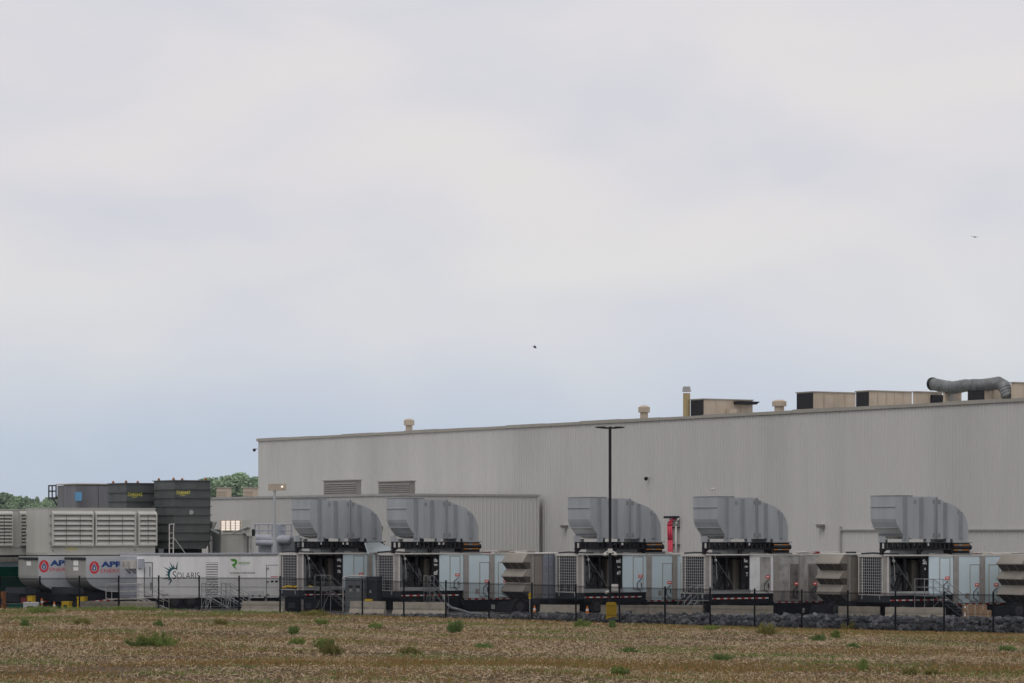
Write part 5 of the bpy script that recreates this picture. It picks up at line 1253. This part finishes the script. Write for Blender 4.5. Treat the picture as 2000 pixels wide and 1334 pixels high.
# single weeds and bushes, each placed where the photograph shows it
def bush(px, py, w, h, lb, mt='weed', dens=1.0, cat='weed', name='weed_clump'):
    # intersect pixel ray with field
    Y = 150.0
    for _ in range(30): Xw = (px-CX)/F*Y; Y = (H-float(field_z(np.array([Xw]), np.array([Y]))[0]))*F/(py-HY)
    Xw = (px-CX)/F*Y; zg = float(field_z(np.array([Xw]), np.array([Y]))[0]); s_ = F/Y
    W_, Hh = w/s_*1.35, h/s_
    e = bpy.data.objects.new(name, None); col.objects.link(e); e.location = (Xw, Y, zg-.02); tag(e, lb, cat, None)
    ns = max(8, int(26*W_*dens+10)); st = MB(); pos = []
    for i in range(ns):
        a = rng.uniform(0, 6.28); rr = rng.uniform(0, .28); bx0 = rr*W_*math.cos(a); by0 = rr*W_*math.sin(a)
        lean = rng.uniform(.0, .9); tip = Vector((bx0+math.cos(a)*lean*W_*.5, by0+math.sin(a)*lean*W_*.5, Hh*rng.uniform(.4, 1.2)*(1-.4*lean)))
        b0 = Vector((bx0, by0, 0)); st.tube(b0, tip, .008, 3, r1=.003)
        for j in range(int(9*dens)+3): pos.append(b0.lerp(tip, rng.uniform(.15, 1)))
    st.build('stem', mt, e)
    P_ = np.array([tuple(p_) for p_ in pos]); P_ = np.repeat(P_, 3, 0)+rng.normal(0, .018+.03*W_*.4, (len(P_)*3, 3)); n = len(P_)
    lv = blades(P_[:, 0], P_[:, 1], np.maximum(P_[:, 2], 0), rng.uniform(.08, .2, n)*(.7+.5*min(1.2, Hh)), rng.uniform(.012, .028, n), .2, 1.5)
    o = bpy.data.objects.new('leaves', quads('leaves', lv, mt)); col.objects.link(o); o.parent = e
BU = [(275, 1266, 40, 26, 'left half of the big green double weed clump in the left field', 'grass'), (315, 1266, 44, 28, 'right half of the big green double weed clump in the left field', 'grass'),
 (888, 1238, 22, 26, 'dark compact bush standing alone in front of the fence', 'weed'), (574, 1240, 14, 16, 'small dark weed below the leftmost turbine trailer', 'weed'), (583, 1262, 22, 14, 'low bright weed in the field left of centre', 'grass'),
 (630, 1268, 26, 22, 'bright green ragged weed in the field left of centre', 'grass'), (648, 1280, 34, 24, 'wide thin weed just right of the ragged weed', 'grass2'), (733, 1228, 20, 10, 'small flat green weed in front of the transformer box', 'grass'),
 (627, 1222, 16, 12, 'tiny green weed below the first stairs', 'grass'), (612, 1204, 40, 12, 'yellow-green grass tuft at the fence by the first stairs', 'grass2'), (255, 1194, 60, 10, 'green weeds at the foot of the fence before the white trailer', 'grass'), (80, 1198, 40, 12, 'green weeds at the foot of the fence at the left', 'grass'),
 (946, 1268, 30, 10, 'low green weed in mid field under the second trailer', 'weed'), (1138, 1226, 20, 14, 'bright green tuft at the stones left of the yellow guard', 'grass'), (1196, 1228, 14, 14, 'small bright green tuft below the yellow pole guard', 'weed'),
 (1229, 1275, 18, 8, 'small green weed in the middle of the field', 'weed'), (1390, 1232, 20, 10, 'green tuft at the foot of the stones right of centre', 'grass'), (1498, 1240, 32, 22, 'tall spindly weeds at the stones under the stainless doors', 'grass2'),
 (1598, 1254, 24, 14, 'bright green rounded weed in front of the right filter house', 'weed'), (1632, 1248, 12, 16, 'narrow upright weed right of the rounded weed', 'grass'), (1656, 1232, 18, 16, 'thin yellow-green weed at the stones below a fence post', 'grass2'), (1665, 1267, 20, 8, 'flat dark green weed in the right field', 'weed'), (1686, 1312, 20, 22, 'upright green weed in the lower right field', 'grass'),
 (1778, 1320, 26, 14, 'yellow-green clump in the lower right field', 'grass2'), (1820, 1320, 24, 12, 'second yellow-green clump right of the first in the lower right', 'grass2'), (1966, 1272, 26, 8, 'low green weed near the right edge of the field', 'weed'), (1410, 1292, 36, 12, 'low olive green clump right of centre field', 'weed'), (1210, 1320, 30, 16, 'green clump near the bottom edge right of centre', 'grass'),
 (430, 1222, 20, 12, 'ragged pale green weed in the upper left field', 'grass2'), (310, 1224, 14, 10, 'small dark weed above the double clump', 'weed'), (50, 1226, 16, 14, 'small dark weed near the left edge', 'weed'), (160, 1222, 20, 12, 'grey-green weed in the upper left field', 'grass2'), (800, 1278, 30, 12, 'low ragged green weed below the dark bush', 'grass2')]
for b in BU: bush(*b)
# ---------------------------------------------------------------- birds
def bird(px, py, d, up, lb, w=.8):
    o = bpy.data.objects.new('bird', None); col.objects.link(o); o.location = ((px-CX)/F*d, d, H+(HY-py)/F*d); tag(o, lb, 'bird', 'birds in flight')
    m = MB()
    for i, (x, r_) in enumerate(((-.09, .01), (-.04, .028), (.02, .035), (.07, .02))):
        pass
    m.sphere((0, 0, 0), .045, 8, 6, sq=(2.4, 1, .9)); m.sphere((.11, 0, .015), .024, 8, 5); m.prism([(-.09, 0), (-.2, .035), (-.2, -.035)], -.006, .006, 'z'); m.build('body', 'bird', o)
    for s_ in (-1, 1):
        m = MB(); m.add([(.05, 0, .01), (-.05, 0, .01), (-.12, s_*.1, up*.5), (-.16, s_*w*.25, up), (.02, s_*.12, up*.55), (.05, 0, .022), (-.05, 0, .022), (-.12, s_*.1, up*.5+.008), (.02, s_*.12, up*.55+.008)], [(0, 1, 2, 4), (4, 2, 3), (5, 8, 7, 6), (8, 3, 7), (0, 4, 8, 5), (1, 6, 7, 2), (4, 3, 8), (2, 7, 3)]); m.build('wing', 'bird', o)
    return o
b = bird(1045, 679, 180, .13, 'small dark bird with raised wings in the middle of the sky'); b.rotation_euler = (0, R(15), R(20)); b.scale = (.8, .8, .8)
b = bird(1904, 463, 260, .01, 'small dark bird gliding with flat wings high at the right'); b.rotation_euler = (R(5), 0, R(80)); b.scale = (1.4, 1.6, 1.4)
# ---------------------------------------------------------------- far air
m = MB(); m.box(-2700, 2700, -400, 3000, -2.8, 75); hz = m.build('haze', [bpy.data.materials.new('haze_air')]); hz['kind'] = 'stuff'
hm = hz.data.materials[0]; hm.use_nodes = True; hn = hm.node_tree.nodes; hn.clear(); ho = hn.new('ShaderNodeOutputMaterial'); pv = hn.new('ShaderNodeVolumePrincipled')
pv.inputs['Color'].default_value = (.86, .93, 1, 1); pv.inputs['Density'].default_value = .00003; hm.node_tree.links.new(pv.outputs[0], ho.inputs['Volume'])
